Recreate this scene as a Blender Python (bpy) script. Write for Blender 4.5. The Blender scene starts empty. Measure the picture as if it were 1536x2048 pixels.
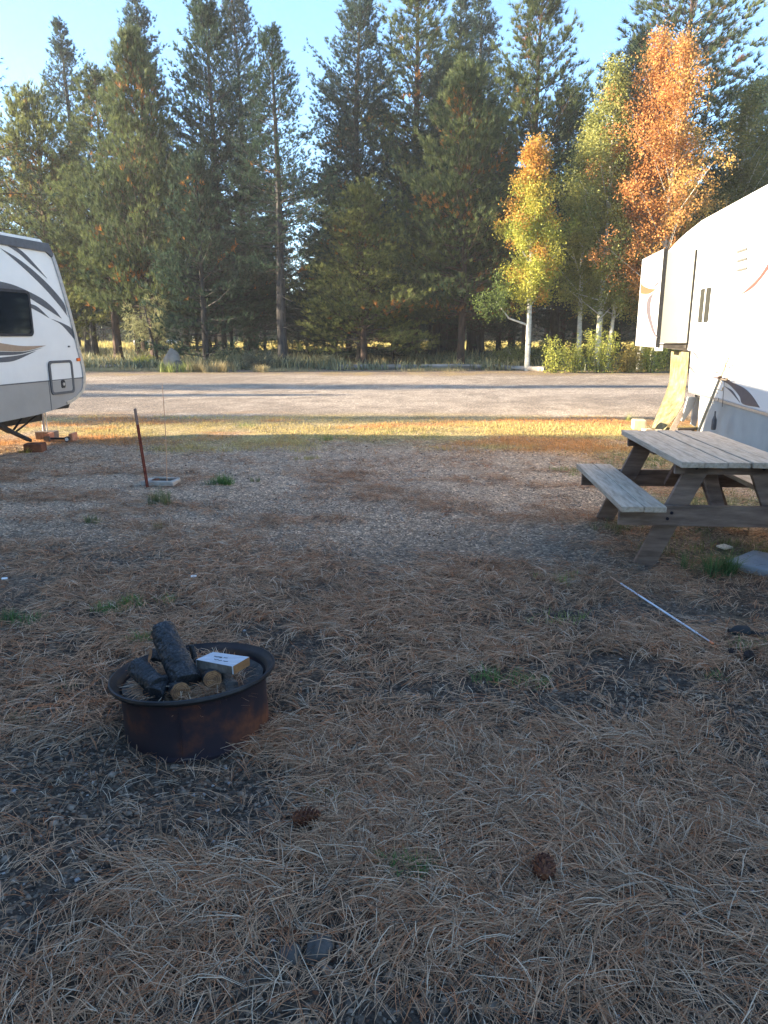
import bpy, math, random
import numpy as np
from mathutils import Vector, Matrix
R = math.radians
rng = np.random.default_rng(7)
random.seed(7)
S = bpy.context.scene
COL = S.collection

# ------------------------------------------------------------------ camera, sky, sun, exposure
CAMH, F, PITCH = 1.55, 1450.0, R(13.8)
cd = bpy.data.cameras.new('camera'); cam = bpy.data.objects.new('camera', cd); COL.objects.link(cam)
cam.location = (0, 0, CAMH); cam.rotation_euler = (R(90) - PITCH, 0, 0)
cd.sensor_fit = 'VERTICAL'; cd.sensor_height = 36; cd.lens = F / 2048 * 36
cd.clip_start = .05; cd.clip_end = 3000
S.camera = cam
SUN_EL, SUN_A = R(11.0), R(0.6)            # low sun from the left, a touch behind the camera
to_sun = Vector((-math.cos(SUN_A) * math.cos(SUN_EL), -math.sin(SUN_A) * math.cos(SUN_EL), math.sin(SUN_EL)))
w = bpy.data.worlds.new('World'); S.world = w; w.use_nodes = True
nt = w.node_tree; nt.nodes.clear()
sky = nt.nodes.new('ShaderNodeTexSky'); sky.sky_type = 'NISHITA'; sky.sun_disc = False
sky.sun_elevation = SUN_EL; sky.sun_rotation = math.atan2(to_sun.x, to_sun.y) % (2 * math.pi)
sky.altitude = 1300; sky.air_density = 1.0; sky.dust_density = .45; sky.ozone_density = 3.0
bg = nt.nodes.new('ShaderNodeBackground'); bg.inputs[1].default_value = 0.095
wo = nt.nodes.new('ShaderNodeOutputWorld')
nt.links.new(sky.outputs[0], bg.inputs[0]); nt.links.new(bg.outputs[0], wo.inputs[0])
sd = bpy.data.lights.new('sun', 'SUN'); sd.energy = 4.1; sd.angle = R(.6); sd.color = (1, .84, .62)
sun = bpy.data.objects.new('sun', sd); COL.objects.link(sun)
sun.rotation_euler = to_sun.to_track_quat('Z', 'Y').to_euler()
S.view_settings.view_transform = 'Standard'; S.view_settings.look = 'None'
S.view_settings.exposure = 2.9; S.view_settings.gamma = 1
S.render.engine = 'CYCLES'
S.cycles.use_denoising = True
S.cycles.max_bounces = 6; S.cycles.diffuse_bounces = 3; S.cycles.glossy_bounces = 3
S.cycles.transparent_max_bounces = 8; S.cycles.caustics_reflective = False; S.cycles.caustics_refractive = False

# ------------------------------------------------------------------ measuring helpers (points of the real place)
def ray(x, y):
    a = (x - 768) / F; b = (1024 - y) / F
    return np.array([a, math.cos(PITCH) + b * math.sin(PITCH), b * math.cos(PITCH) - math.sin(PITCH)])
CP = np.array([0, 0, CAMH])
def gnd(x, y, z=0):
    r = ray(x, y); return CP + r * (z - CAMH) / r[2]
def at(x, y, Y):
    r = ray(x, y); return CP + r * Y / r[1]
class Side:                                # the vertical side plane of a trailer
    def __init__(s, p0, deg):
        s.p0 = np.array(p0, float); a = R(deg)
        s.d = np.array([math.sin(a), math.cos(a)]); s.n = np.array([math.cos(a), -math.sin(a)]); s.rot = -a
    def uv(s, x, y, off=0):
        r = ray(x, y); t = (s.n.dot(s.p0) + off) / s.n.dot(r[:2]); p = CP + r * t
        return float(s.d.dot(p[:2] - s.p0)), float(p[2])

# ------------------------------------------------------------------ numpy noise
TAB = np.random.default_rng(3).random((8, 256, 256))
def vn(x, y, s=0):
    x = np.asarray(x, float) ; y = np.asarray(y, float)
    xi = np.floor(x).astype(int); yi = np.floor(y).astype(int); fx = x - xi; fy = y - yi
    fx = fx * fx * (3 - 2 * fx); fy = fy * fy * (3 - 2 * fy); T = TAB[s % 8]
    a = T[xi & 255, yi & 255]; b = T[(xi + 1) & 255, yi & 255]; c = T[xi & 255, (yi + 1) & 255]; d = T[(xi + 1) & 255, (yi + 1) & 255]
    return (a * (1 - fx) + b * fx) * (1 - fy) + (c * (1 - fx) + d * fx) * fy
def fbm(x, y, s=0, o=4):
    v = 0; amp = .5; tot = 0
    x = np.asarray(x, float); y = np.asarray(y, float)
    for k in range(o):
        v = v + amp * vn(x * 2 ** k + 17.3 * k, y * 2 ** k + 5.1 * k, s + k); tot += amp; amp *= .5
    return v / tot
def sm(a, b, x):
    t = np.clip((x - a) / (b - a), 0, 1); return t * t * (3 - 2 * t)

def gh(x, y):                              # ground height: gentle unevenness
    x = np.asarray(x, float); y = np.asarray(y, float)
    near = 1 - sm(9, 16, y)
    h = (fbm(x * .9, y * .9, 1, 3) - .5) * .06 * near + (fbm(x * 5, y * 5, 2, 3) - .5) * .022 * near
    h = h + (fbm(x * .12, y * .12, 4, 3) - .5) * .5 * sm(34, 60, y)
    return h
def litter(x, y):                          # pine needle cover, 0..1
    x = np.asarray(x, float); y = np.asarray(y, float)
    n = fbm(x * 1.7 + 3, y * 2.3 + 1, 5, 4)
    big = .62 - .085 * np.clip(y - 2.2, 0, 6)
    left = .30 * (1 - sm(-.7, .3, x)) * (1 - sm(2.0, 2.8, y))      # bare dark gravel, lower left
    spot = .25 * np.exp(-(((x + .75) / .5) ** 2 + ((y - 2.3) / .22) ** 2))
    spot = spot + .5 * np.exp(-(((x + .22) / .26) ** 2 + ((y - 1.62) / .16) ** 2))
    return np.clip((n - .5) * 3.4 + big - left - spot, 0, 1)

# ------------------------------------------------------------------ materials
def nodes(name):
    m = bpy.data.materials.new(name); m.use_nodes = True; t = m.node_tree; t.nodes.clear()
    o = t.nodes.new('ShaderNodeOutputMaterial'); b = t.nodes.new('ShaderNodeBsdfPrincipled')
    t.links.new(b.outputs[0], o.inputs[0]); return m, t, b, o
def noise(t, scale, detail=4, coord='Object', stretch=None, rough=.6):
    tc = t.nodes.new('ShaderNodeTexCoord'); n = t.nodes.new('ShaderNodeTexNoise')
    n.inputs['Scale'].default_value = scale; n.inputs['Detail'].default_value = detail; n.inputs['Roughness'].default_value = rough
    src = tc.outputs[coord]
    if stretch:
        mp = t.nodes.new('ShaderNodeMapping'); mp.inputs['Scale'].default_value = stretch
        t.links.new(src, mp.inputs[0]); src = mp.outputs[0]
    t.links.new(src, n.inputs['Vector']); return n
def ramp(t, fac, stops):
    r = t.nodes.new('ShaderNodeValToRGB'); e = r.color_ramp.elements
    while len(e) < len(stops): e.new(.5)
    for k, (p, c) in enumerate(stops): e[k].position = p; e[k].color = (*c, 1)
    t.links.new(fac, r.inputs[0]); return r
def mix(t, kind, fac, a, b):
    m = t.nodes.new('ShaderNodeMix'); m.data_type = 'RGBA'; m.blend_type = kind
    if hasattr(fac, 'links'): t.links.new(fac, m.inputs[0])
    else: m.inputs[0].default_value = fac
    for s, v in ((6, a), (7, b)):
        if hasattr(v, 'links'): t.links.new(v, m.inputs[s])
        else: m.inputs[s].default_value = (*v, 1)
    return m.outputs[2]
def bump(t, b, h, strength=.3, dist=.01):
    n = t.nodes.new('ShaderNodeBump'); n.inputs['Strength'].default_value = strength; n.inputs['Distance'].default_value = dist
    t.links.new(h, n.inputs['Height']); t.links.new(n.outputs[0], b.inputs['Normal'])
def mat(name, stops, scale=8, rough=.8, metal=0, bmp=.2, bd=.005, stretch=None, detail=5, coord='Object', spec=.3):
    m, t, b, o = nodes(name); n = noise(t, scale, detail, coord, stretch)
    k = len(stops)
    if len(stops[0]) == 3: stops = [(.32 + .36 * i / max(k - 1, 1), c) for i, c in enumerate(stops)]
    t.links.new(ramp(t, n.outputs[0], stops).outputs[0], b.inputs['Base Color'])
    b.inputs['Roughness'].default_value = rough; b.inputs['Metallic'].default_value = metal
    b.inputs['Specular IOR Level'].default_value = spec
    if bmp: bump(t, b, n.outputs[0], bmp, bd)
    return m
def vmat(name, rough=.7, trans=0.0, vary=.0, scale=30, spec=.2):
    m, t, b, o = nodes(name); a = t.nodes.new('ShaderNodeAttribute'); a.attribute_name = 'col'
    src = a.outputs['Color']
    if vary:
        n = noise(t, scale, 3); g = ramp(t, n.outputs[0], [(.3, (1 - vary,) * 3), (.7, (1 + vary * .5,) * 3)])
        src = mix(t, 'MULTIPLY', 1.0, src, g.outputs[0])
    t.links.new(src, b.inputs['Base Color']); b.inputs['Roughness'].default_value = rough
    b.inputs['Specular IOR Level'].default_value = spec
    if trans:
        tr = t.nodes.new('ShaderNodeBsdfTranslucent'); t.links.new(src, tr.inputs[0])
        mx = t.nodes.new('ShaderNodeMixShader'); mx.inputs[0].default_value = trans
        t.links.new(b.outputs[0], mx.inputs[1]); t.links.new(tr.outputs[0], mx.inputs[2]); t.links.new(mx.outputs[0], o.inputs[0])
    return m

def ground_mat():
    m, t, b, o = nodes('ground_mix'); a = t.nodes.new('ShaderNodeAttribute'); a.attribute_name = 'col'
    tc = t.nodes.new('ShaderNodeTexCoord')
    n1 = noise(t, 9, 6, rough=.7); g1 = ramp(t, n1.outputs[0], [(.25, (.62, .62, .64)), (.5, (.95, .95, .95)), (.75, (1.3, 1.27, 1.22))])
    v = t.nodes.new('ShaderNodeTexVoronoi'); v.inputs['Scale'].default_value = 55; t.links.new(tc.outputs['Object'], v.inputs['Vector'])
    sep = t.nodes.new('ShaderNodeSeparateColor'); t.links.new(v.outputs['Color'], sep.inputs[0])
    g2 = ramp(t, sep.outputs[0], [(0, (.38, .4, .44)), (.55, (.85, .85, .86)), (.86, (1.25, 1.22, 1.18)), (1, (2.3, 2.25, 2.2))])
    v2 = t.nodes.new('ShaderNodeTexVoronoi'); v2.inputs['Scale'].default_value = 160; t.links.new(tc.outputs['Object'], v2.inputs['Vector'])
    sep2 = t.nodes.new('ShaderNodeSeparateColor'); t.links.new(v2.outputs['Color'], sep2.inputs[0])
    g3 = ramp(t, sep2.outputs[0], [(0, (.6, .6, .6)), (1, (1.35, 1.33, 1.3))])
    c = mix(t, 'MULTIPLY', 1, a.outputs['Color'], g1.outputs[0]); c = mix(t, 'MULTIPLY', .8, c, g2.outputs[0]); c = mix(t, 'MULTIPLY', .8, c, g3.outputs[0])
    t.links.new(c, b.inputs['Base Color']); b.inputs['Roughness'].default_value = .95; b.inputs['Specular IOR Level'].default_value = .05
    ad = t.nodes.new('ShaderNodeMath'); ad.operation = 'ADD'; t.links.new(v.outputs['Distance'], ad.inputs[0]); t.links.new(n1.outputs[0], ad.inputs[1])
    bump(t, b, ad.outputs[0], .9, .018)
    return m
M = dict(
    ground=ground_mat(), needle=vmat('dry_needles', .9, .15, spec=.04), stone=vmat('stone_chips', .9, 0, .35, 80, .08), grass=vmat('grass_blades', .6, .3),
    foliage=vmat('pine_foliage', .6, .4), leaf=vmat('aspen_leaf', .55, .42),
    bark=mat('pine_bark', [(.028, .021, .018), (.075, .048, .036), (.12, .075, .055)], 6, .95, 0, .8, .03, (1, 1, .25)),
    bark_grey=mat('grey_bark', [(.022, .020, .019), (.065, .058, .052)], 9, .95, 0, .7, .02, (1, 1, .25)),
    aspen_bark=mat('aspen_bark', [(.30, (.05, .045, .04)), (.40, (.42, .40, .33)), (.7, (.62, .60, .52))], 5, .8, 0, .2, .01, (1, 1, 2.4)),
    white_shell=mat('white_shell', [(.60, .60, .585), (.64, .64, .63)], 1.2, .32, 0, .04, .02, spec=.5),
    shell_dusty=mat('dusty_white_shell', [(.64, .605, .55), (.72, .685, .625)], 1.5, .38, 0, .05, .02, spec=.5),
    grey_band=mat('grey_band', [(.26, .245, .22), (.31, .29, .265)], 2, .4, 0, .03, .01, spec=.5),
    stripe_dark=mat('dark_stripe', [(.075, .075, .078), (.10, .10, .105)], 20, .45, 0, 0), stripe_brown=mat('brown_stripe', [(.30, .20, .125), (.34, .23, .15)], 20, .45, 0, 0),
    stripe_mauve=mat('mauve_stripe', [(.085, .072, .08), (.11, .095, .105)], 20, .45, 0, 0), stripe_red=mat('red_stripe', [(.28, .05, .045), (.34, .07, .06)], 20, .45, 0, 0),
    stripe_tan=mat('tan_stripe', [(.13, .08, .04), (.15, .095, .05)], 20, .5, 0, 0), louvre=mat('grey_louvre', [(.09, .09, .085), (.12, .12, .11)], 20, .5, 0, 0), stripe_line=mat('pale_line', [(.7, .69, .66), (.75, .74, .71)], 20, .45, 0, 0),
    cream=mat('cream_panel', [(.56, .545, .46), (.60, .585, .50)], 1.5, .45, 0, .03, .01), skirt=mat('grey_skirt', [(.30, .31, .30), (.36, .37, .36)], 2.5, .6, 0, .1, .02),
    alu=mat('aluminium_trim', [(.42, .43, .45), (.55, .55, .56)], 20, .35, .8, 0), black=mat('black_steel', [(.012, .012, .014), (.03, .03, .033)], 15, .5, 0, .1, .003),
    rubber=mat('black_rubber', [(.015, .015, .016), (.03, .03, .03)], 20, .75, 0, .1, .002),
    orange_lens=mat('orange_lens', [(.65, .11, .02), (.75, .15, .03)], 30, .2, 0, 0), white_paint=mat('white_paint', [(.7, .7, .68), (.8, .8, .78)], 15, .5, 0, 0),
    osb=mat('strand_board', [(.10, .08, .03), (.17, .145, .075), (.26, .23, .14)], 14, .8, 0, .25, .004, (1, 1, .5), 8),
    board_dark=mat('dark_board', [(.08, .07, .06), (.17, .15, .12)], 14, .85, 0, .3, .005, (1, 1, .3)),
    timber=mat('grey_timber', [(.33, .245, .17), (.47, .36, .26), (.56, .44, .33)], 5, .85, 0, .5, .004, (9, 1, 9), 8),
    timber_dark=mat('brown_timber', [(.115, .074, .052), (.19, .125, .09), (.27, .185, .135)], 4, .85, 0, .5, .004, (1, 1, 6), 8),
    pale_wood=mat('pale_wood', [(.45, .36, .24), (.58, .48, .34)], 10, .75, 0, .2, .003, (1, 4, 1)),
    cut_wood=mat('cut_wood', [(.20, .09, .035), (.34, .165, .065)], 25, .8, 0, .3, .003), block_top=mat('white_board_top', [(.40, .40, .42), (.55, .55, .57)], 12, .7, 0, .15, .002, (1, 5, 1)),
    char=mat('charred_bark', [(.008, .008, .009), (.03, .031, .034), (.10, .105, .115)], 22, .55, 0, 1, .012, (1, 1, .6), 6, spec=.5),
    grey_log=mat('weathered_bark', [(.03, .028, .026), (.13, .115, .10), (.24, .21, .18)], 16, .9, 0, .9, .01, (1, 1, .5)),
    rust=mat('rusty_steel', [(.30, (.012, .010, .015)), (.52, (.022, .013, .017)), (.61, (.07, .025, .016)), (.73, (.17, .055, .022))], 5.5, .78, .15, .35, .003, None, 9),
    rim=mat('dark_rim_steel', [(.012, .012, .015), (.04, .035, .034)], 8, .55, .4, .2, .002), ash=mat('ash_and_soil', [(.02, .018, .017), (.09, .08, .07)], 20, .95, 0, .9, .02),
    rust_post=mat('red_brown_post', [(.16, .035, .02), (.26, .07, .04)], 9, .7, .1, .2, .002), post_tip=mat('weathered_post_tip', [(.26, .16, .12), (.34, .24, .19)], 20, .8, 0, .1, .002),
    rod=mat('tan_rod', [(.55, .30, .17), (.62, .36, .22)], 20, .6, 0, 0), concrete=mat('grey_concrete', [(.27, .265, .26), (.36, .355, .35)], 9, .9, 0, .3, .004),
    paver=mat('blue_grey_paver', [(.22, .235, .25), (.30, .31, .325)], 8, .9, 0, .25, .003), valve=mat('pale_box_rim', [(.30, .26, .22), (.44, .39, .33)], 14, .85, 0, .3, .004),
    dark_hole=mat('dark_pit', [(.015, .013, .011), (.06, .045, .03)], 14, .95, 0, .4, .01), log_rail=mat('weathered_log', [(.22, .19, .16), (.36, .33, .29)], 6, .9, 0, .4, .01, (.3, 1, 1)),
    cone=mat('cone_scales', [(.045, .014, .008), (.10, .034, .016), (.17, .07, .03)], 60, .7, 0, .2, .002), cone_dark=mat('dark_cone_scales', [(.02, .014, .012), (.05, .033, .028)], 60, .8, 0, .2, .002),
    rock=mat('grey_rock', [(.055, .048, .042), (.12, .105, .09)], 18, .9, 0, .6, .01), boulder=mat('brown_boulder', [(.16, .13, .10), (.33, .28, .22)], 2, .9, 0, .6, .04),
    pole_white=mat('white_pole', [(.55, .60, .66), (.68, .71, .74)], 12, .4, 0, 0), tip_orange=mat('orange_tip', [(.7, .2, .08), (.75, .25, .1)], 12, .5, 0, 0),
    red_brick=mat('orange_block', [(.42, .17, .09), (.52, .24, .14)], 14, .85, 0, .3, .004), bark_chip=mat('bark_chip', [(.22, .09, .04), (.36, .17, .08)], 30, .8, 0, .3, .002),
    bait=mat('pale_board', [(.62, .53, .40), (.72, .63, .5)], 14, .75, 0, .1, .002, (1, 4, 1)), wood_block=mat('weathered_block', [(.13, .10, .08), (.25, .20, .16)], 9, .9, 0, .4, .006, (3, 1, 1)),
    brown_block=mat('rusty_brown_block', [(.09, .035, .02), (.2, .08, .04)], 12, .9, 0, .5, .006), meter=mat('gauge_face', [(.5, .55, .56), (.6, .65, .66)], 12, .3, 0, 0),
    blue_tarp=mat('pale_plastic', [(.42, .47, .46), (.52, .56, .54)], 5, .6, 0, .1, .005), carwhite=mat('car_paint', [(.75, .75, .74), (.8, .8, .79)], 5, .25, 0, 0),
)
def char_mat():
    m, t, b, o = nodes('cracked_char'); tc = t.nodes.new('ShaderNodeTexCoord'); v = t.nodes.new('ShaderNodeTexVoronoi'); v.feature = 'DISTANCE_TO_EDGE'; v.inputs['Scale'].default_value = 75; n = noise(t, 14, 5)
    mp = mix(t, 'ADD', .06, tc.outputs['Object'], n.outputs['Color']); t.links.new(mp, v.inputs['Vector'])
    c1 = ramp(t, v.outputs['Distance'], [(.0, (.004, .004, .004)), (.10, (.018, .018, .019)), (.35, (.042, .043, .047))]); c2 = ramp(t, n.outputs[0], [(.35, (.35, .35, .36)), (.62, (1.2, 1.2, 1.25)), (.75, (2.2, 2.2, 2.2))])
    t.links.new(mix(t, 'MULTIPLY', 1, c1.outputs[0], c2.outputs[0]), b.inputs['Base Color']); b.inputs['Roughness'].default_value = .6; bump(t, b, c1.outputs[0], 1.0, .02); return m
M['char'] = char_mat()
def ring_mat():
    m, t, b, o = nodes('cut_rings'); tc = t.nodes.new('ShaderNodeTexCoord'); v = t.nodes.new('ShaderNodeTexWave'); v.wave_type = 'RINGS'; v.rings_direction = 'SPHERICAL'; v.inputs['Scale'].default_value = 42; v.inputs['Distortion'].default_value = 2.5; v.inputs['Detail'].default_value = 3; v.inputs['Detail Scale'].default_value = 1.5
    t.links.new(tc.outputs['Object'], v.inputs['Vector']); c = ramp(t, v.outputs[0], [(.1, (.19, .085, .035)), (.7, (.33, .17, .07))]); n = noise(t, 35, 5); g = ramp(t, n.outputs[0], [(.35, (.35, .3, .28)), (.6, (1.1, 1.05, 1))])
    t.links.new(mix(t, 'MULTIPLY', 1, c.outputs[0], g.outputs[0]), b.inputs['Base Color']); b.inputs['Roughness'].default_value = .85; bump(t, b, n.outputs[0], .4, .004); return m
M['rings'] = ring_mat()
def glass_mat(name, col, rough=.05):
    m, t, b, o = nodes(name); n = noise(t, 3, 3); t.links.new(ramp(t, n.outputs[0], [(.3, col), (.7, tuple(c * 1.6 for c in col))]).outputs[0], b.inputs['Base Color'])
    b.inputs['Roughness'].default_value = rough; b.inputs['Specular IOR Level'].default_value = .9; return m
M['glass'] = glass_mat('dark_glass', (.012, .014, .016)); M['glass_grey'] = mat('grey_glass', [(.018, .018, .015), (.028, .028, .023)], 3, .55, 0, 0, spec=.2)

# ------------------------------------------------------------------ object helpers
def set_props(o, label=None, cat=None, group=None, kind=None):
    for k, v in (('label', label), ('category', cat), ('group', group), ('kind', kind)):
        if v: o[k] = v
    return o
def thing(name, label, cat, loc=(0, 0, 0), rz=0, group=None):
    o = bpy.data.objects.new(name, None); COL.objects.link(o); o.empty_display_size = .1
    o.location = loc; o.rotation_euler = (0, 0, rz); return set_props(o, label, cat, group)
def link(name, me, m, parent=None):
    if m is not None and not me.materials:
        for x in (m if isinstance(m, (list, tuple)) else [m]): me.materials.append(x)
    o = bpy.data.objects.new(name, me); COL.objects.link(o); o.parent = parent; return o
def npmesh(name, V, Fc, colors=None, smooth=False, midx=None):
    V = np.asarray(V, np.float32); Fc = np.asarray(Fc, np.int32); k = Fc.shape[1]
    me = bpy.data.meshes.new(name); me.vertices.add(len(V)); me.vertices.foreach_set('co', V.ravel())
    me.loops.add(Fc.size); me.loops.foreach_set('vertex_index', Fc.ravel()); me.polygons.add(len(Fc))
    me.polygons.foreach_set('loop_start', np.arange(0, Fc.size, k, dtype=np.int32)); me.polygons.foreach_set('loop_total', np.full(len(Fc), k, np.int32))
    if smooth: me.polygons.foreach_set('use_smooth', np.ones(len(Fc), bool))
    if midx is not None: me.polygons.foreach_set('material_index', np.asarray(midx, np.int32))
    me.update(calc_edges=True)
    if colors is not None:
        a = me.color_attributes.new('col', 'FLOAT_COLOR', 'POINT'); c = np.ones((len(V), 4), np.float32); c[:, :3] = colors; a.data.foreach_set('color', c.ravel())
    return me
class MB:
    def __init__(s): s.v = []; s.f = []
    def add(s, V, Fs):
        o = len(s.v); s.v += [tuple(map(float, p)) for p in V]; s.f += [tuple(i + o for i in q) for q in Fs]; return s
    def box(s, c, d, rot=None, taper=None, jit=0):
        V = []
        for z in (-.5, .5):
            for y in (-.5, .5):
                for x in (-.5, .5):
                    k = taper if (taper and z > 0) else 1
                    p = Vector((x * d[0] * k + random.uniform(-jit, jit), y * d[1] * k + random.uniform(-jit, jit), z * d[2] + random.uniform(-jit, jit)))
                    if rot: p = rot @ p
                    V.append(p + Vector(c))
        return s.add(V, [(0, 2, 3, 1), (4, 5, 7, 6), (0, 1, 5, 4), (2, 6, 7, 3), (0, 4, 6, 2), (1, 3, 7, 5)])
    def beam(s, p, q, w, h, up=(0, 0, 1)):
        p = Vector(p); q = Vector(q); d = (q - p).normalized(); x = d.cross(Vector(up)).normalized(); u = x.cross(d).normalized()
        V = [e + x * a * w / 2 + u * b * h / 2 for e in (p, q) for a, b in ((-1, -1), (1, -1), (1, 1), (-1, 1))]
        return s.add(V, [(3, 2, 1, 0), (4, 5, 6, 7), (0, 1, 5, 4), (1, 2, 6, 5), (2, 3, 7, 6), (3, 0, 4, 7)])
    def tube(s, pts, rad, n=8, cap=True, jit=0):
        pts = [Vector(p) for p in pts]
        if not hasattr(rad, '__len__'): rad = [rad] * len(pts)
        V = []; Fs = []; x = None
        for i, p in enumerate(pts):
            d = (pts[min(i + 1, len(pts) - 1)] - pts[max(i - 1, 0)]).normalized()
            if x is None: x = d.orthogonal().normalized()
            x = (x - d * x.dot(d)).normalized(); y = d.cross(x)
            for k in range(n):
                a = 2 * math.pi * k / n; r = rad[i] * (1 + random.uniform(-jit, jit)); V.append(p + x * r * math.cos(a) + y * r * math.sin(a))
        for i in range(len(pts) - 1):
            for k in range(n):
                k2 = (k + 1) % n; Fs.append((i * n + k, i * n + k2, (i + 1) * n + k2, (i + 1) * n + k))
        if cap: Fs.append(tuple(range(n - 1, -1, -1))); Fs.append(tuple((len(pts) - 1) * n + k for k in range(n)))
        return s.add(V, Fs)
    def prism(s, poly, x0, x1):              # polygon in (y, z), extruded along x
        n = len(poly); V = [(x0, y, z) for y, z in poly] + [(x1, y, z) for y, z in poly]
        return s.add(V, [tuple(range(n)), tuple(range(2 * n - 1, n - 1, -1))] + [(k, k + n, (k + 1) % n + n, (k + 1) % n) for k in range(n)])
    def lathe(s, prof, n=48, wob=0):
        V = []; Fs = []
        for r, z in prof:
            for k in range(n):
                a = 2 * math.pi * k / n; q = r * (1 + wob * math.sin(3 * a + 1)); V.append((q * math.cos(a), q * math.sin(a), z))
        for i in range(len(prof) - 1):
            for k in range(n): k2 = (k + 1) % n; Fs.append((i * n + k, i * n + k2, (i + 1) * n + k2, (i + 1) * n + k))
        return s.add(V, Fs)
    def build(s, name, m, parent=None, bevel=0, smooth=False, loc=None, seg=2, recalc=True):
        me = bpy.data.meshes.new(name); me.from_pydata(s.v, [], s.f); me.update()
        if recalc:
            import bmesh
            b = bmesh.new(); b.from_mesh(me); bmesh.ops.recalc_face_normals(b, faces=b.faces); b.to_mesh(me); b.free()
        if smooth:
            for p in me.polygons: p.use_smooth = True
            me.set_sharp_from_angle(angle=R(38))
        o = link(name, me, m, parent)
        if loc is not None: o.location = loc
        if bevel:
            k = o.modifiers.new('edge', 'BEVEL'); k.width = bevel; k.segments = seg; k.limit_method = 'ANGLE'
        return o
def copy_tree(root, loc, rz, sc, label=None, group=None):
    r = root.copy(); COL.objects.link(r); r.location = loc; r.rotation_euler = (0, 0, rz); r.scale = sc
    if label: r['label'] = label
    if group: r['group'] = group
    elif 'group' in r: del r['group']
    for ch in root.children:
        c = ch.copy(); COL.objects.link(c); c.parent = r
    return r
def spline(P, n=8):                           # Catmull-Rom through 2-D points
    P = [np.array(p, float) for p in P]; Q = [2 * P[0] - P[1]] + P + [2 * P[-1] - P[-2]]; out = []
    for i in range(1, len(Q) - 2):
        a, b, c, d = Q[i - 1:i + 3]
        for k in range(n):
            t = k / n; out.append(.5 * (2 * b + (c - a) * t + (2 * a - 5 * b + 4 * c - d) * t * t + (3 * b - a - 3 * c + d) * t ** 3))
    out.append(P[-1]); return [tuple(p) for p in out]
def rrect(y0, y1, z0, z1, r, n=5):
    P = []
    for cy, cz, a0 in ((y1 - r, z1 - r, 0), (y0 + r, z1 - r, 90), (y0 + r, z0 + r, 180), (y1 - r, z0 + r, 270)):
        for k in range(n + 1): a = R(a0 + 90 * k / n); P.append((cy + r * math.cos(a), cz + r * math.sin(a)))
    return P
def ring(outer, inner, x0, x1):               # a frame between two matching outlines
    m = MB(); n = len(outer); V = [(x, y, z) for x in (x0, x1) for P in (outer, inner) for y, z in P]
    Fs = []
    for k in range(n):
        j = (k + 1) % n
        Fs += [(k, j, n + j, n + k), (2 * n + k, 3 * n + k, 3 * n + j, 2 * n + j), (k, 2 * n + k, 2 * n + j, j), (n + k, n + j, 3 * n + j, 3 * n + k)]
    return m.add(V, Fs)

# ------------------------------------------------------------------ the ground
def axis(lim, s0, g, a=0.0):
    P = [a]
    while P[-1] < lim: P.append(P[-1] + max(s0, g * abs(P[-1])))
    return P
xp = axis(240, .08, .034); X = np.array([-v for v in xp[:0:-1]] + xp)
Y = np.array([-60, -30, -15, -8, -4, -2, 0] + axis(250, .06, .020, .7))
GX, GY = np.meshgrid(X, Y); gx, gy = GX.ravel(), GY.ravel()
L3 = lambda a, b, t: a * (1 - t[:, None]) + b * t[:, None]
C = lambda *c: np.array([c], float)
nA, nB, nC = fbm(gx * .7, gy * .7, 1, 5), fbm(gx * 2.6, gy * 2.6, 3, 4), fbm(gx * .16, gy * .35, 6, 4)
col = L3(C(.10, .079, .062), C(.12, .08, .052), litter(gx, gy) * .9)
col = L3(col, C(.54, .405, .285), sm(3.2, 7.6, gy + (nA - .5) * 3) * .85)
road = L3(C(.34, .275, .21), C(.52, .425, .325), sm(.35, .65, nB * .5 + nC * .5))
yw = gy + (nA - .5) * 3.2 + (nC - .5) * 1.6 + (nB - .5) * .8
col = L3(col, road, sm(12.0, 15.0, yw))
straw = L3(C(.50, .38, .15), C(.36, .29, .13), sm(.4, .6, nB)); straw = L3(straw, C(.56, .27, .10), sm(.46, .6, fbm(gx * .45 + 9, gy * 1.2, 2, 3)) * .8)
col = L3(col, straw, sm(9.3, 11.0, yw) * (1 - sm(12.6, 14.8, yw)) * sm(.30, .55, nA * .6 + nB * .4 + .12) * .9)
rightg = sm(1.4, 2.3, gx - .1 * gy) * (1 - sm(9, 11, gy)) * sm(.42, .55, nA)
col = L3(col, C(.15, .145, .065), rightg * .75)
verge = sm(27.5, 29.5, yw) * (1 - sm(31.5, 33, yw)); col = L3(col, L3(C(.30, .22, .155), C(.36, .26, .12), sm(.45, .6, nB)), verge * .8)
forest = L3(C(.17, .125, .085), C(.30, .235, .12), sm(.42, .62, nC * .6 + nA * .4)); col = L3(col, forest, sm(31.8, 33.2, yw))
col = L3(col, C(.46, .37, .12), sm(66, 74, gy + (nC - .5) * 20) * .9)
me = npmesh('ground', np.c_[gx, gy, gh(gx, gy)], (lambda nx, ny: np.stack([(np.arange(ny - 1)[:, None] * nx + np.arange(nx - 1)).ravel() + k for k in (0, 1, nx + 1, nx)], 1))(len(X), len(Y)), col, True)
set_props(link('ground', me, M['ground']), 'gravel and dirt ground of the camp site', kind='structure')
def G(x, y): return float(gh(x, y))

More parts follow.
